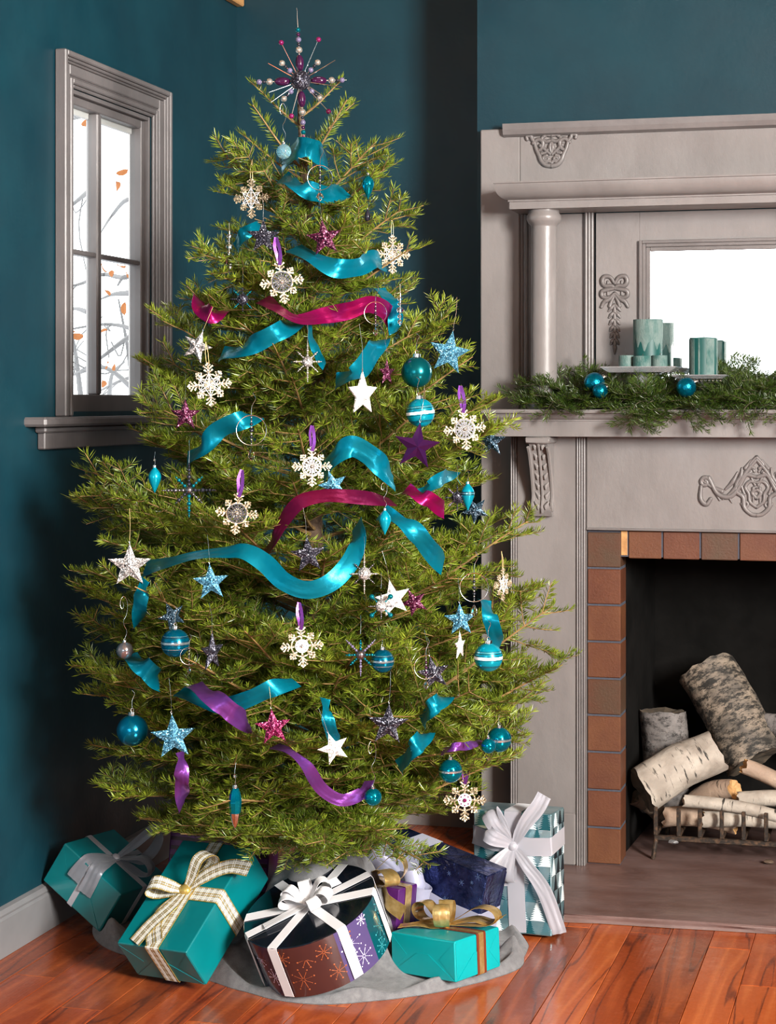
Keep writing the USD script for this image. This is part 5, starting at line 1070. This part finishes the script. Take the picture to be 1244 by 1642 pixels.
    bf = sbox(-w / 2 + .003, .003, w / 2 - .003, h - .003)
    for r_ in range(7):
        for c_ in range(5):
            x, z = -w / 2 + .024 + c_ * .043 + (r_ % 2) * .02, -.01 + r_ * .046; pg = fir(x, z, .036, g).intersection(bf)
            if pg.is_empty or pg.area < 1e-5: continue
            m = xf(extrude(pg, .0009), np.array([[1, 0, 0, 0], [0, 0, -1, -d / 2 + .0004 - .00003 * r_], [0, 1, 0, 0], [0, 0, 0, 1.0]])); obj('printed_fir', m, ('foil_white', 'foil_teal', 'foil_white', 'foil_mid', 'foil_teal')[(r_ + 2 * c_) % 5], t)
    bs = sbox(-d / 2 + .003, .003, d / 2 - .003, h - .003)
    for r_ in range(8):
        for c_ in range(3):
            pg = fir(-d / 2 + .018 + c_ * .036 + (r_ % 2) * .015, -.01 + r_ * .04, .030, g).intersection(bs)
            if pg.is_empty or pg.area < 1e-5: continue
            obj('printed_fir', xf(extrude(pg, .0009), np.array([[0, 0, 1, w / 2 - .0004], [1, 0, 0, 0], [0, 1, 0, 0], [0, 0, 0, 1.0]])), ('foil_dark', 'foil_white', 'foil_dark')[(r_ + c_) % 3], t)
    og2 = plain('organza_silver', .22); kz = .222; kx = .006
    y0 = -d / 2 - .002; Pv = np.array([(kx + .01, y0, .004), (kx + .006, y0, .1), (kx, y0, kz), (kx - .004, y0, h - .004), (kx - .004, y0 + .004, h + .0015), (kx - .004, d / 2 - .004, h + .0015), (kx - .004, d / 2 + .002, h - .004), (kx, d / 2 + .002, .01)]); og2(t, 'ribbon_band', Pv, .046, (1, 0, 0))
    L = w / 2 + .002; Ph = np.array([(-L, d / 2, kz + .02), (-L, y0 + .006, kz + .02), (-L + .004, y0 - .001, kz + .02), (-.05, y0 - .001, kz + .006), (.05, y0 - .001, kz), (L - .004, y0 - .001, kz + .004), (L, y0 + .005, kz + .006), (L, d / 2 - .004, kz + .014), (L - .005, d / 2 + .002, kz + .014), (0, d / 2 + .002, kz + .018)]); og2(t, 'ribbon_band', Ph, .046, (0, 0, 1))
    c = np.array((kx, y0 - .006, kz)); obj('knot', sphere(c, .013, 2), 'organza_silver', t, smooth=True)
    for a, Lh, H, lean in ((122, .105, .045, .0), (150, .075, .05, .005), (232, .095, .04, .0), (262, .085, .04, .0)):
        dd = np.array([math.cos(math.radians(a)), 0, math.sin(math.radians(a))]); P = c + loop_pts(dd, Lh, H, (0, -1, 0), lean=lean); n = len(P); og2(t, 'bow_loop', P, .046 * np.interp(np.linspace(0, 1, n), [0, .2, .5, .8, 1], [.3, .8, 1.1, .8, .3]), np.cross(dd, (0, -1, 0)))
    for pts, acr in (([(.035, -.012, .06), (.07, -.010, .105), (.085, -.004, .135)], (1, 0, -.5)), ([(.04, -.016, -.04), (.085, -.012, -.10), (.112, .01, -.19), (.116, .02, -.215)], (1, .1, .55)), ([(-.03, -.012, -.05), (-.03, -.01, -.1)], (1, 0, .1))):
        P = spline(np.vstack([c, c + np.array(pts)]), 24); og2(t, 'bow_tail', P, .040 * np.interp(np.linspace(0, 1, 24), [0, .15, .5, 1], [.3, .7, 1.0, .95]), acr)
    # purple striped box at the back
    w, d, h = .27, .10, .235; c = at_depth(352, 1470, 4.70); t = thing('gift_box', 'purple and black striped gift standing behind the plaid-bowed teal gift', 'gift', pose((c[0], c[1], .016), (.1, .06, -.05)), 'wrapped gifts under the tree')
    obj('body', rbox(w, d, h), 'purple_wrap', t, smooth=30)
    for k in range(9): obj('printed_stripe', cat([bx(-w / 2 + .004, w / 2 - .004, -d / 2 - .0005, -d / 2 + .001, .018 + k * .024, .028 + k * .024)]), 'purple_dark', t)
    # round box
    n = np.array([-.2265, -.374, 1.0]); n /= np.linalg.norm(n); r, hh = .1583, .1329; cen = np.array([-1.3633, 3.9024, .1973]) - n * hh; xd = np.array([CS, SN, 0])
    t = thing('round_gift_box', 'round dark gift box with snowflake print and white crossed ribbons, front centre', 'gift', frame_of(cen, n, xd), 'wrapped gifts under the tree')
    secs = [(-175, -118, 'lid_navy'), (-118, -64, 'lid_brown'), (-64, -32, 'lid_purple'), (-32, 8, 'lid_teal'), (8, 70, 'lid_navy'), (70, 130, 'lid_brown'), (130, 185, 'lid_purple')]
    obj('core', lathe([(0, 0), (r - .004, 0), (r - .004, hh - .002), (0, hh - .002)], 48), 'black_lid', t)
    def sector(a0, a1, r0, r1, z0, z1):
        a = np.radians(np.linspace(a0, a1, 14)); ring = [(r1 * math.cos(q), r1 * math.sin(q)) for q in a] + [(r0 * math.cos(q), r0 * math.sin(q)) for q in a[::-1]]; return prism_z(ring, z0, z1)
    for a0, a1, mt in secs: obj('side_panel', sector(a0, a1, r - .006, r - .0022, .0005, hh - .036), mt, t, smooth=30); obj('lid_rim', sector(a0, a1, r - .006, r, hh - .038, hh - .001), mt, t, smooth=30)
    obj('lid', lathe([(0, hh - .002), (r - .002, hh - .002), (r, hh - .0015), (r, hh), (r - .002, hh + .0012), (0, hh + .0012)], 64), 'black_lid', t, smooth=30)
    g = np.random.default_rng(8)
    for mt, lst in (('print_copper', [(-100, .045, .030), (-76, .10, .020), (-112, .105, .020), (-70, .04, .022), (-92, .095, .024), (-55, .112, .015)]), ('print_lilac', [(-45, .038, .026), (-52, .085, .030), (-36, .12, .014), (-128, .05, .022), (-140, .09, .02)]), ('print_aqua', [(-15, .06, .030), (-8, .105, .02), (-22, .02, .02), (2, .05, .022)])):
        for a, z, s in lst:
            ms = []
            for k in range(8):
                q = k * PI / 4 + .2; e = (math.cos(q), math.sin(q))
                for r0_, r1_, rad in ((.1, .75, .0009),):
                    ms.append(tube([(rr_ * s * e[0], 0, rr_ * s * e[1]) for rr_ in (r0_, r1_)], rad, 4))
                ms.append(sphere((s * .92 * e[0], 0, s * .92 * e[1]), .0018 if k % 2 else .0024, 1))
            m = cat(ms); rr_ = (r if z > hh - .037 else r - .0022); A = math.radians(a) + m.vertices[:, 0] / rr_; m.vertices = np.stack([(rr_ + m.vertices[:, 1] * .3) * np.cos(A), (rr_ + m.vertices[:, 1] * .3) * np.sin(A), np.clip(z + m.vertices[:, 2], .002, hh - .002)], 1)
            obj('printed_snowflake', m, mt, t)
    sw = plain('satin_white', .08)
    for k, (a, wv) in enumerate(((62, .026), (-56, .024), (-5, .030), (112, .0), (24, .026))):
        if wv == 0: continue
        d_ = np.array([math.cos(math.radians(a)), math.sin(math.radians(a)), 0]); o_ = .0016 + .0005 * k; R_ = r + .0012
        P = np.array([d_ * -R_ + [0, 0, .004], d_ * -R_ + [0, 0, hh * .5], d_ * -R_ + [0, 0, hh - .003], d_ * -(R_ - .003) + [0, 0, hh + o_], d_ * -.05 + [0, 0, hh + o_], d_ * .05 + [0, 0, hh + o_], d_ * (R_ - .003) + [0, 0, hh + o_], d_ * R_ + [0, 0, hh - .003], d_ * R_ + [0, 0, hh * .5], d_ * R_ + [0, 0, .004]])
        sw(t, 'ribbon_band', P, wv, np.cross(d_, (0, 0, 1)))
    bow(t, (0, 0.0, hh + .003), [(150, .062, .04, .0), (178, .065, .032, .0), (-20, .065, .035, 0), (20, .062, .045, 0), (95, .05, .04, 0), (-60, .055, .03, 0)], [([(-.04, -.03, hh + .012), (-.10, -.055, hh + .008)], (.3, -1, .1)), ([(.04, .025, hh + .02), (.075, .045, hh + .018)], (-.3, 1, .1))], .030, sw, 'satin_white', .013)

# ------------------------------------------------------------------ things on the mantel shelf
pm('wax_teal', (0.0, 0.062, 0.055), .5, subsurface_weight=.15, subsurface_scale=.01)
def frosted(name, c, lo, hi, stretch=(1, 1, .5)):
    pm(name, (0.012, 0.085, 0.075), .75, c2=(0.125, 0.185, 0.172), scale=42, detail=8, lo=lo, hi=hi, bump=(260, .7, .003), stretch=stretch)
frosted('wax_frost', None, .36, .60); frosted('wax_frost_light', None, .28, .55); pm('wick', (0.05, 0.04, 0.035), .9)
material('tray_glass', {'p': ('principled_bsdf', {'base_color': (.86, .88, .9), 'roughness': .08, 'transmission_weight': .8, 'ior': 1.5})}, [], 'p.BSDF')
def candle(px0, px1, pyt, pyb, Y, label, style):
    xm, wd = GX((px0 + px1) / 2, Y), (GX(px1, Y) - GX(px0, Y)) / 2; z0, z1 = GZ(px0, pyb, Y), GZ(px0, pyt, Y); h = z1 - z0
    t = thing('pillar_candle' if h > .06 else 'votive_candle', label, 'candle', (xm, Y, z0), 'teal frosted candles on the mantel')
    prof = [(0, 0), (wd * .97, 0), (wd, .003), (wd, h - .004), (wd * .96, h), (wd * .8, h - .001), (wd * .3, h - .004), (0, h - .004)]
    obj('wax', lathe(prof, 40), 'wax_teal' if h > .06 else 'wax_frost', t, smooth=35); obj('wick', tube([(0, 0, h - .005), (.001, 0, h + .002), (.002, .001, h + .006)], .001, 5), 'wick', t)
    if style == 'top':      # frosted coat running down in drips from the top
        n = 72; th = np.arange(n) * 2 * PI / n; g = np.random.default_rng(4); lo = h * (.50 + .07 * np.sin(th * 5 + 1) + .06 * np.sin(th * 9) + .05 * np.sin(th * 13 + 2)); v = []
        for k in range(7): 
            z = lo + (h + .0002 - lo) * k / 6; v.append(np.stack([(wd + .0012 * (1 if k else 0) - .0) * np.cos(th), (wd + .0012 * (1 if k else 0)) * np.sin(th), z], 1))
        v.append(np.stack([wd * .9 * np.cos(th), wd * .9 * np.sin(th), np.full(n, h + .0005)], 1)); V = np.vstack(v); i, j = np.meshgrid(np.arange(7), np.arange(n), indexing='ij'); j2 = (j + 1) % n; q = np.stack([i * n + j, i * n + j2, (i + 1) * n + j2, (i + 1) * n + j], -1).reshape(-1, 4)
        obj('frosting', tm(V, np.vstack([q[:, [0, 1, 2]], q[:, [0, 2, 3]]])), 'wax_frost_light', t, smooth=50)
    elif style == 'streak':
        for a0, a1 in ((-150, -122), (-104, -97), (-72, -34), (-20, 25), (40, 100), (130, 185)):
            a = np.radians(np.linspace(a0, a1, 8)); pts = [((wd + .001) * math.cos(q), (wd + .001) * math.sin(q)) for q in a] + [((wd - .002) * math.cos(q), (wd - .002) * math.sin(q)) for q in a[::-1]]; obj('frosting', prism_z(pts, .002, h - .003), 'wax_frost_light', t)
def build_mantel_items():
    Y = 5.075
    candle(1016, 1062, 513, 594, Y, 'tall teal pillar candle with frosted dripping top on the left glass plate', 'top')
    candle(1105, 1150, 542, 604, Y, 'teal pillar candle with frosted streaks on the right glass plate', 'streak')
    candle(992, 1016, 570, 594, Y - .045, 'leftmost small frosted teal candle on the left glass plate', None); candle(1015, 1044, 571, 595, Y - .06, 'middle small frosted teal candle on the left glass plate', None); candle(1045, 1070, 570, 594.5, Y - .045, 'rightmost small frosted teal candle on the left glass plate', None)
    for x0, x1, ry, by, lab in ((970, 1090, 590, 599, 'square flared glass plate carrying the tall candle and three small ones'), (1083, 1170, 603, 611, 'glass plate carrying the streaked pillar candle')):
        Yc = Y - .012; xa_, xb2 = GX(x0, Yc), GX(x1, Yc); xm = (xa_ + xb2) / 2; hw = (xb2 - xa_) / 2; zr = GZ(x0, ry, Yc); zb = GZ(x0, by - 2, Yc); hd = .085
        zf = GZ(1016, 594, Y) if x0 < 1000 else GZ(1105, 604, Y); zf -= .0008
        t = thing('glass_plate', lab, 'plate', (xm, Yc, zsh), 'glass plates on the mantel')
        def ring(s, z): return [(-hw * s, -hd * s, z), (hw * s, -hd * s, z), (hw * s, hd * s, z), (-hw * s, hd * s, z)]
        V = np.array(ring(.80, zf - .006) + ring(1.0, zr) + ring(.985, zr + .0025) + ring(.78, zf)) - [0, 0, zsh]; f = []
        for k in range(3):
            for c in range(4): a, b = k * 4 + c, k * 4 + (c + 1) % 4; f += [[a, b, b + 4], [a, b + 4, a + 4]]
        f += [[0, 2, 1], [0, 3, 2], [12, 13, 14], [12, 14, 15]]; obj('dish', tm(V, f), 'tray_glass', t)
        hb = zf - .0065 - zsh; obj('foot', lathe([(0, .0004), (.05, .0004), (.05, .006), (.018, .012), (.012, hb * .5), (.02, hb - .006), (.034, hb), (0, hb)], 24), 'tray_glass', t, smooth=35)
        g = np.random.default_rng(1); obj('beaded_edge', cat([sphere((hw * .78 * (k / 11 - .5) * 2, -hd * .80, zf - .010 - zsh), .004, 1) for k in range(12)]), 'crystal', t) if x0 > 1000 else None
    # evergreen garland
    rg = np.random.default_rng(77); gl = thing('evergreen_garland', 'garland of cut fir sprigs lying along the mantel shelf', 'garland', (GX(1000, 5.0), 5.0, zsh))
    def G(px, py, Yg): p = on_y(px, py, Yg); p[2] = max(p[2], zsh + .006); return p
    runs = [((905, 648, 5.03), (812, 632, 5.02)), ((920, 646, 5.06), (856, 610, 5.08)), ((945, 648, 5.06), (890, 612, 5.08)), ((915, 646, 5.01), (876, 672, 4.935)), ((960, 648, 5.03), (905, 645, 4.975)), ((870, 646, 5.03), (975, 640, 5.02)), ((900, 645, 5.05), (1020, 630, 5.05)),
            ((985, 640, 5.03), (925, 655, 4.96)), ((1000, 640, 5.03), (930, 640, 5.0)), ((1040, 640, 5.04), (985, 655, 4.95)), ((1070, 640, 5.04), (1008, 690, 4.928)), ((1080, 640, 5.03), (1025, 660, 4.94)), ((980, 642, 5.05), (1090, 626, 5.05)), ((1000, 645, 5.0), (1110, 645, 4.98)),
            ((1150, 640, 5.04), (1060, 640, 5.0)), ((1160, 640, 5.04), (1100, 668, 4.935)), ((1170, 640, 5.03), (1120, 655, 4.95)), ((1090, 642, 5.04), (1200, 628, 5.05)), ((1110, 645, 5.0), (1210, 642, 4.985)), ((1230, 640, 5.04), (1150, 650, 4.98)), ((1250, 640, 5.04), (1186, 668, 4.935)),
            ((1180, 640, 5.05), (1290, 628, 5.05)), ((1190, 645, 5.0), (1300, 645, 4.98)), ((1290, 642, 5.03), (1225, 655, 4.96)), ((1330, 640, 5.03), (1260, 650, 4.96)), ((1280, 640, 5.03), (1390, 635, 5.04)), ((1130, 640, 5.08), (1210, 596, 5.09)), ((1180, 636, 5.08), (1240, 606, 5.09)), ((1140, 640, 5.06), (1150, 606, 5.08)), ((1060, 640, 5.06), (1075, 618, 5.08)), ((1030, 642, 5.06), (1050, 620, 5.08))]
    for (x0, y0, Y0), (x1, y1, Y1) in runs:
        a, b = G(x0, y0, Y0), on_y(x1, y1, Y1); L = np.linalg.norm(b - a); u = np.linspace(0, 1, 10)[:, None]; c = a + (b - a) * u + np.array([0, 0, 1.0]) * (4 * u * (1 - u)) * (.022 if b[2] < zsh + .01 else .008)
        if Y1 < 4.945:
            m_ = a + (b - a) * .62; c = spline([a, [(a[0] + m_[0]) / 2, (a[1] + 4.955) / 2, zsh + .024], [m_[0], 4.955, zsh + .022], [a[0] + (b[0] - a[0]) * .82, 4.930, zsh + .008], [b[0], 4.925, b[2]]], 14)
        c[:, 2] = np.where(c[:, 1] > 4.944, np.maximum(c[:, 2], zsh + .004), c[:, 2]); up = unit(np.array([0, -.55, 1.0]) + .35 * rg.normal(size=3))
        wood, nd, tint = spray(rg, c, .003, up, scale=.5, dens=900, nl=.021, inner=.02, prune=False, fullness=1.25, young=.12)
        W = nd.vertices.reshape(-1, 4, 3); lo = W[:, :, 2].min(1); front = W[:, :, 1].max(1) < 4.943; keep = (front | (lo > zsh + .0005)) & (W[:, :, 1].max(1) < 5.166); W = W[keep]; tint = tint.reshape(-1, 4, 3)[keep].reshape(-1, 3)
        nd = tm(W.reshape(-1, 3), (np.arange(len(W))[:, None, None] * 4 + np.array([[0, 1, 2], [0, 2, 3]])).reshape(-1, 3)); bad = (wood.vertices[:, 2] < zsh + .0005) & (wood.vertices[:, 1] > 4.943); wood = tm(wood.vertices, wood.faces[~bad[wood.faces].any(1)])
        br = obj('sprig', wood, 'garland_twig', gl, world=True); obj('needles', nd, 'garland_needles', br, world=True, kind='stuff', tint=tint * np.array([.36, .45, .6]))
    for px, py, dia, Yb, lab in ((953, 614, 34, 4.985, 'larger shiny blue ball nestled in the mantel garland at left'), (962, 627, 25, 4.94, 'smaller shiny blue ball in front of the larger one in the garland'), (1100, 621, 32, 4.97, 'shiny blue ball resting in the garland below the streaked candle')):
        p = on_y(px, py, Yb); s = dia * proj(p)[2] / FP; t = thing('garland_ball', lab, 'ball ornament', face(p, 20, 0, -60, s), 'blue balls in the mantel garland'); obj('globe', xf(lathe([(.5 * math.sin(a), -.5 * math.cos(a)) for a in np.linspace(0, PI, 21)], 32), RY), 'blue_crackle', t, smooth=True); cap_parts(t, .485, .13)

# ------------------------------------------------------------------ grate and logs
def birch(name, c, c2, spots, cover=(.50, .60), st=(14, 14, 75), det=4, rgh=.62):
    material(name, {'g': ('texture_coordinate', {}), 'm1': ('mapping', {'scale': st}), 'n1': ('noise_texture', {'scale': 1.0, 'detail': det, 'roughness': rgh}), 'r1': ('rgb_ramp', {'ramp': [(cover[0], (0, 0, 0)), (cover[1], (1, 1, 1))]}),
        'n2': ('noise_texture', {'scale': 16, 'detail': 4}), 'r2': ('rgb_ramp', {'ramp': [(.35, c), (.65, c2)]}), 'mx': ('mix_color', {'b': spots}), 'nb': ('noise_texture', {'scale': 45, 'detail': 5}), 'b': ('bump', {'strength': .6, 'distance': .006}), 'p': ('principled_bsdf', {'roughness': .75})},
        [('g.object', 'm1.vector'), ('m1.vector', 'n1.vector'), ('n1.fac', 'r1.fac'), ('g.object', 'n2.vector'), ('n2.fac', 'r2.fac'), ('r2.color', 'mx.a'), ('r1.color', 'mx.fac'), ('mx.result', 'p.base_color'), ('g.object', 'nb.vector'), ('nb.fac', 'b.height'), ('b.normal', 'p.normal')], 'p.BSDF')
birch('birch_white', (.44, .39, .33), (.27, .23, .19), (.03, .025, .02), (.58, .66)); birch('birch_dark', (.30, .24, .18), (.10, .085, .07), (.018, .016, .013), (.44, .56), (26, 26, 60), 6, .78); birch('birch_grey', (.22, .20, .19), (.10, .09, .085), (.015, .013, .012), (.46, .62), (26, 26, 50), 6, .78); birch('birch_pink', (.36, .26, .19), (.26, .18, .13), (.05, .035, .025), (.60, .68)); birch('bark_brown', (.07, .045, .03), (.11, .07, .045), (.02, .014, .01))
pm('cut_wood', (0.42, 0.22, 0.08), .7, c2=(0.55, 0.32, 0.13), scale=30, bump=(60, .4, .004)); pm('cut_wood_dark', (0.07, 0.055, 0.04), .85, c2=(0.12, 0.09, 0.06), scale=30); pm('rusty_iron', (0.035, 0.027, 0.022), .7, .6, c2=(0.15, 0.085, 0.05), scale=70, lo=.45, hi=.7, bump=(120, .5, .003))
def log(label, A, B, r, mat, endm='cut_wood_dark', seed=0, rough=.06, split=False, r2=None):
    A, B = np.array(A, float), np.array(B, float); L = np.linalg.norm(B - A); M = frame_of(A, B - A, (0, 0, 1) if abs((B - A)[2]) < .8 * L else (1, 0, 0)); t = thing('birch_log', label, 'log', M, 'birch logs in the fireplace'); r2 = r2 or r
    n, k = 36, 22; th = np.arange(n) * 2 * PI / n; z = np.linspace(0, L, k); T, Z = np.meshgrid(th, z); rad = r + (r2 - r) * Z / L
    if split: rad = np.where(np.cos(T) > .2, rad * .2 / np.maximum(np.cos(T), .2), rad)
    nz = meshkit.fbm(np.stack([np.cos(T) * 2 + seed * 5, np.sin(T) * 2, Z * 14], -1), 4, seed) - .5; rad = rad * (1 + rough * 2 * nz); bendx = .012 * np.sin(Z / L * PI)
    zz = Z + np.where((Z == 0) | (Z == L), .014 * (meshkit.noise(np.stack([np.cos(T) * 3, np.sin(T) * 3, Z * 0 + seed], -1)) - .5), 0); V = np.stack([rad * np.cos(T) + bendx, rad * np.sin(T), zz], -1).reshape(-1, 3)
    i, j = np.meshgrid(np.arange(k - 1), np.arange(n), indexing='ij'); j2 = (j + 1) % n; q = np.stack([i * n + j, i * n + j2, (i + 1) * n + j2, (i + 1) * n + j], -1).reshape(-1, 4)
    obj('bark', tm(V, np.vstack([q[:, [0, 1, 2]], q[:, [0, 2, 3]]])), mat, t, smooth=50)
    for e, s in ((0, 1), (k - 1, -1)):
        ring_ = V[e * n:(e + 1) * n] * [.985, .985, 1]; c = ring_.mean(0) + [0, 0, .006 * s]; vv = np.vstack([ring_, (ring_ + c) / 2 + [0, 0, .004 * s], c]); a = np.arange(n); b = (a + 1) % n
        f = np.vstack([np.stack([a, a + n, b + n], 1), np.stack([a, b + n, b], 1), np.stack([a + n, np.full(n, 2 * n), b + n], 1)])[:, ::s]; obj('end_grain', tm(vv, f), endm, t)
    return t
def build_fire():
    yg = on_z(1049, 1381, HT)[1] + .03; zr = GZ(1100, 1345, yg); t = thing('fire_grate', 'rusty iron fire grate with upright bars holding the logs', 'fire grate', (XFC, yg, HT)); xg0, xg1 = GX(1052, yg), 2 * XFC - GX(1052, yg); y2 = yg + .30
    def gob(n, m): return obj(n, m, 'rusty_iron', t, world=True)
    gob('front_rail', bx(xg0 - .006, xg1 + .006, yg - .008, yg + .008, zr - .008, zr + .006, .002)); gob('back_rail', bx(xg0, xg1, y2 - .008, y2 + .008, zr - .008, zr + .006, .002)); xs = [GX(p, yg) for p in (1051, 1088, 1122, 1157, 1192, 1228)]
    dx = xs[-1] - xs[-2]; x = xs[-1] + dx
    while x < xg1 + .01: xs.append(x); x += dx
    for x in xs:
        gob('bar', cat([bx(x - .006, x + .006, yg - .006, yg + .006, zr + .006, zr + .088, .002), bx(x - .006, x + .006, yg + .0, y2 + .02, zr + .002, zr + .012, .002)]))
    for x in (xg0, xg1):
        for y in (yg, y2): gob('leg', tube([(x, y, zr - .004), (x - .004 * (1 if x < XFC else -1), y - .006, (zr + HT) / 2), (x - .008 * (1 if x < XFC else -1), y - .006, HT + .001)], .007, 8))
    b = zr + .013
    def Q(px, py, Y): return on_y(px, py, Y)
    log('pink-barked birch log lying lowest behind the grate bars, left end cut orange', Q(1066, 1310, yg + .10), Q(1180, 1322, yg + .09), .030, 'birch_pink', 'cut_wood', 1)
    log('pale log low in the grate on the right behind the bars', Q(1128, 1314, yg + .055), Q(1300, 1326, yg + .06), .024, 'birch_white', 'cut_wood', 2)
    log('slim white birch branch lying along the front of the grate', Q(1096, 1284, yg + .035), Q(1275, 1318, yg + .045), .0185, 'birch_white', 'birch_pink', 3, .04)
    log('split birch log with a yellow cut face behind the slim branch', Q(1112, 1286, yg + .19), Q(1178, 1266, yg + .13), .032, 'birch_pink', 'cut_wood', 4)
    log('white birch log with black spots at the right edge', Q(1183, 1283, yg + .09), Q(1310, 1290, yg + .10), .024, 'birch_white', 'birch_pink', 5)
    log('dark brown split log under the white front log, at the left end', Q(1016, 1278, yg + .13), Q(1066, 1318, yg + .19), .026, 'bark_brown', 'cut_wood_dark', 6)
    log('big white birch log with peeling bark at the front left of the pile', Q(1030, 1268, yg + .05), Q(1147, 1205, yg + .16), .070, 'birch_white', 'cut_wood_dark', 7, .05, r2=.064)
    log('grey birch log standing upright at the back left', Q(1062, 1300, yg + .25), Q(1062, 1140, yg + .27), .072, 'birch_grey', 'cut_wood_dark', 8, .05)
    log('thick dark-mottled birch log leaning upright on top of the pile', Q(1207, 1222, yg + .27), Q(1130, 1070, yg + .36), .092, 'birch_dark', 'cut_wood_dark', 9, .05)
    log('pinkish birch branch sloping down at the right of the pile', Q(1192, 1228, yg + .10), Q(1290, 1285, yg + .16), .024, 'birch_pink', 'cut_wood', 10)
    log('pale log end at the back right edge of the fireplace', Q(1222, 1160, yg + .30), Q(1330, 1190, yg + .28), .034, 'birch_grey', 'cut_wood_dark', 11)
    g = np.random.default_rng(2)
    for px, py, s, lab, mt in ((1232, 1386, .011, 'reddish bark chip on the hearth under the grate', 'bark_brown'), (1080, 1353, .011, 'white birch bark scrap caught on the grate rail', 'birch_white')):
        p = on_z(px, py, HT) if py > 1370 else on_y(px, py - 3, yg - .012); v = sphere((0, 0, 0), s, 1).vertices * np.array([1.4, .9, .6]) * g.uniform(.6, 1.2, (42, 1)); m = hull(v); m.apply_translation([0, 0, -m.bounds[0][2] if py > 1370 else 0]); tt = obj('bark_chip', xf(m, np.array([[1, 0, 0, p[0]], [0, 1, 0, p[1]], [0, 0, 1, p[2]], [0, 0, 0, 1.0]])), mt if mt != 'birch_white' else 'skirting_paint', None); tag(tt, lab, 'bark chip')

# ------------------------------------------------------------------ winter garden outside the window
pm('winter_twig', (0.27, 0.26, 0.26), .9); material('dry_leaf', {'p': ('principled_bsdf', {'base_color': (.42, .17, .06), 'roughness': .7}), 't': ('translucent_bsdf', {'color': (.45, .15, .04)}), 'm': ('mix_closure', {'fac': .55})}, [('p.BSDF', 'm.closure1'), ('t.BSDF', 'm.closure2')], 'm.closure')
pm('snow', (.85, .87, .9), .8)
def build_outside():
    gr = obj('ground', bx(-30, XL - T - .01, -6, 30, -.9, -.6), 'snow', None); tag(gr, 'snow-covered ground outside the window', 'snow', None, 'structure')
    g = np.random.default_rng(21)
    t = thing('garden_tree', 'bare winter tree with a few orange leaves outside the window', 'tree', on_z(150, 640, -.6) * 0 + np.array([-4.6, 8.2, -.6]))
    tr = np.array([-4.6, 8.2, -.6]); obj('trunk', tube([tr, tr + [.05, .02, 1.2], tr + [-.02, 0, 2.4], tr + [.03, 0, 4.2]], [.09, .08, .06, .03], 10), 'winter_twig', t, world=True)
    lines = [[(232, 180), (160, 178), (120, 190), (100, 185)], [(240, 215), (200, 190), (170, 180)], [(240, 330), (205, 320), (180, 345), (162, 372)], [(235, 430), (200, 445), (165, 440), (130, 455), (95, 462)], [(240, 470), (190, 470), (160, 480)], [(240, 520), (200, 545), (160, 575), (120, 600)], [(240, 560), (215, 530), (170, 520), (100, 530)], [(235, 600), (195, 610), (150, 632)], [(230, 640), (170, 590), (110, 600), (98, 560)], [(130, 640), (120, 560), (105, 500)], [(215, 640), (205, 560), (190, 480)], [(150, 300), (120, 325), (100, 340)], [(140, 500), (120, 495), (98, 502)], [(175, 640), (180, 600), (200, 580)]]
    for i, l in enumerate(lines):
        D = g.uniform(6.6, 8.4); p = spline([at_depth(x, y, D + g.uniform(-.2, .2)) for x, y in l], 16); obj('bough', tube(p, np.linspace(.012, .003, 16), 6), 'winter_twig', t, world=True)
        for q in range(2):
            a = p[g.integers(3, 14)]; e = a + g.normal(size=3) * .16; obj('twig', tube(spline([a, (a + e) / 2 + g.normal(size=3) * .03, e], 6), .0028, 4), 'winter_twig', t, world=True)
    for x, y in ((196, 277), (137, 198), (106, 218), (164, 430), (180, 439), (194, 428), (173, 468), (198, 495), (108, 531), (162, 531), (173, 586), (182, 588), (167, 617), (205, 440), (125, 540), (190, 300)):
        p = at_depth(x, y, 6.5); s = g.uniform(.018, .027); d = unit(g.normal(size=3)); n = unit(np.cross(d, g.normal(size=3))); b = np.cross(n, d); u = np.linspace(-1, 1, 7)[:, None]; w_ = s * .55 * np.sqrt(np.maximum(0, 1 - u * u)); c = p + d * s * u + n * s * .25 * u * u
        V = np.vstack([c + b * w_, c - b * w_, c + n * s * .12]); f = []
        for k in range(6): f += [[k, k + 1, 15 + k], [k, 15 + k, 14 + k], [7 + k, 14 + k, 15 + k], [7 + k, 15 + k, 8 + k]]
        obj('leaf', tm(V, f), 'dry_leaf', t, world=True)
needle_mat('garland_needles', .12); pm('garland_twig', (0.05, 0.045, 0.02), .8); pm('blue_crackle', (0.0, 0.15, 0.27), .14, .85, c2=(0.0, 0.26, 0.40), scale=120, bump=(140, .5, .003))
# ------------------------------------------------------------------ assemble
do_ribbons(False)
tree = build_tree()
build_topper(); do_ribbons(True); build_ornaments()
build_skirt(); build_gifts()
build_mantel_items(); build_fire(); build_outside()
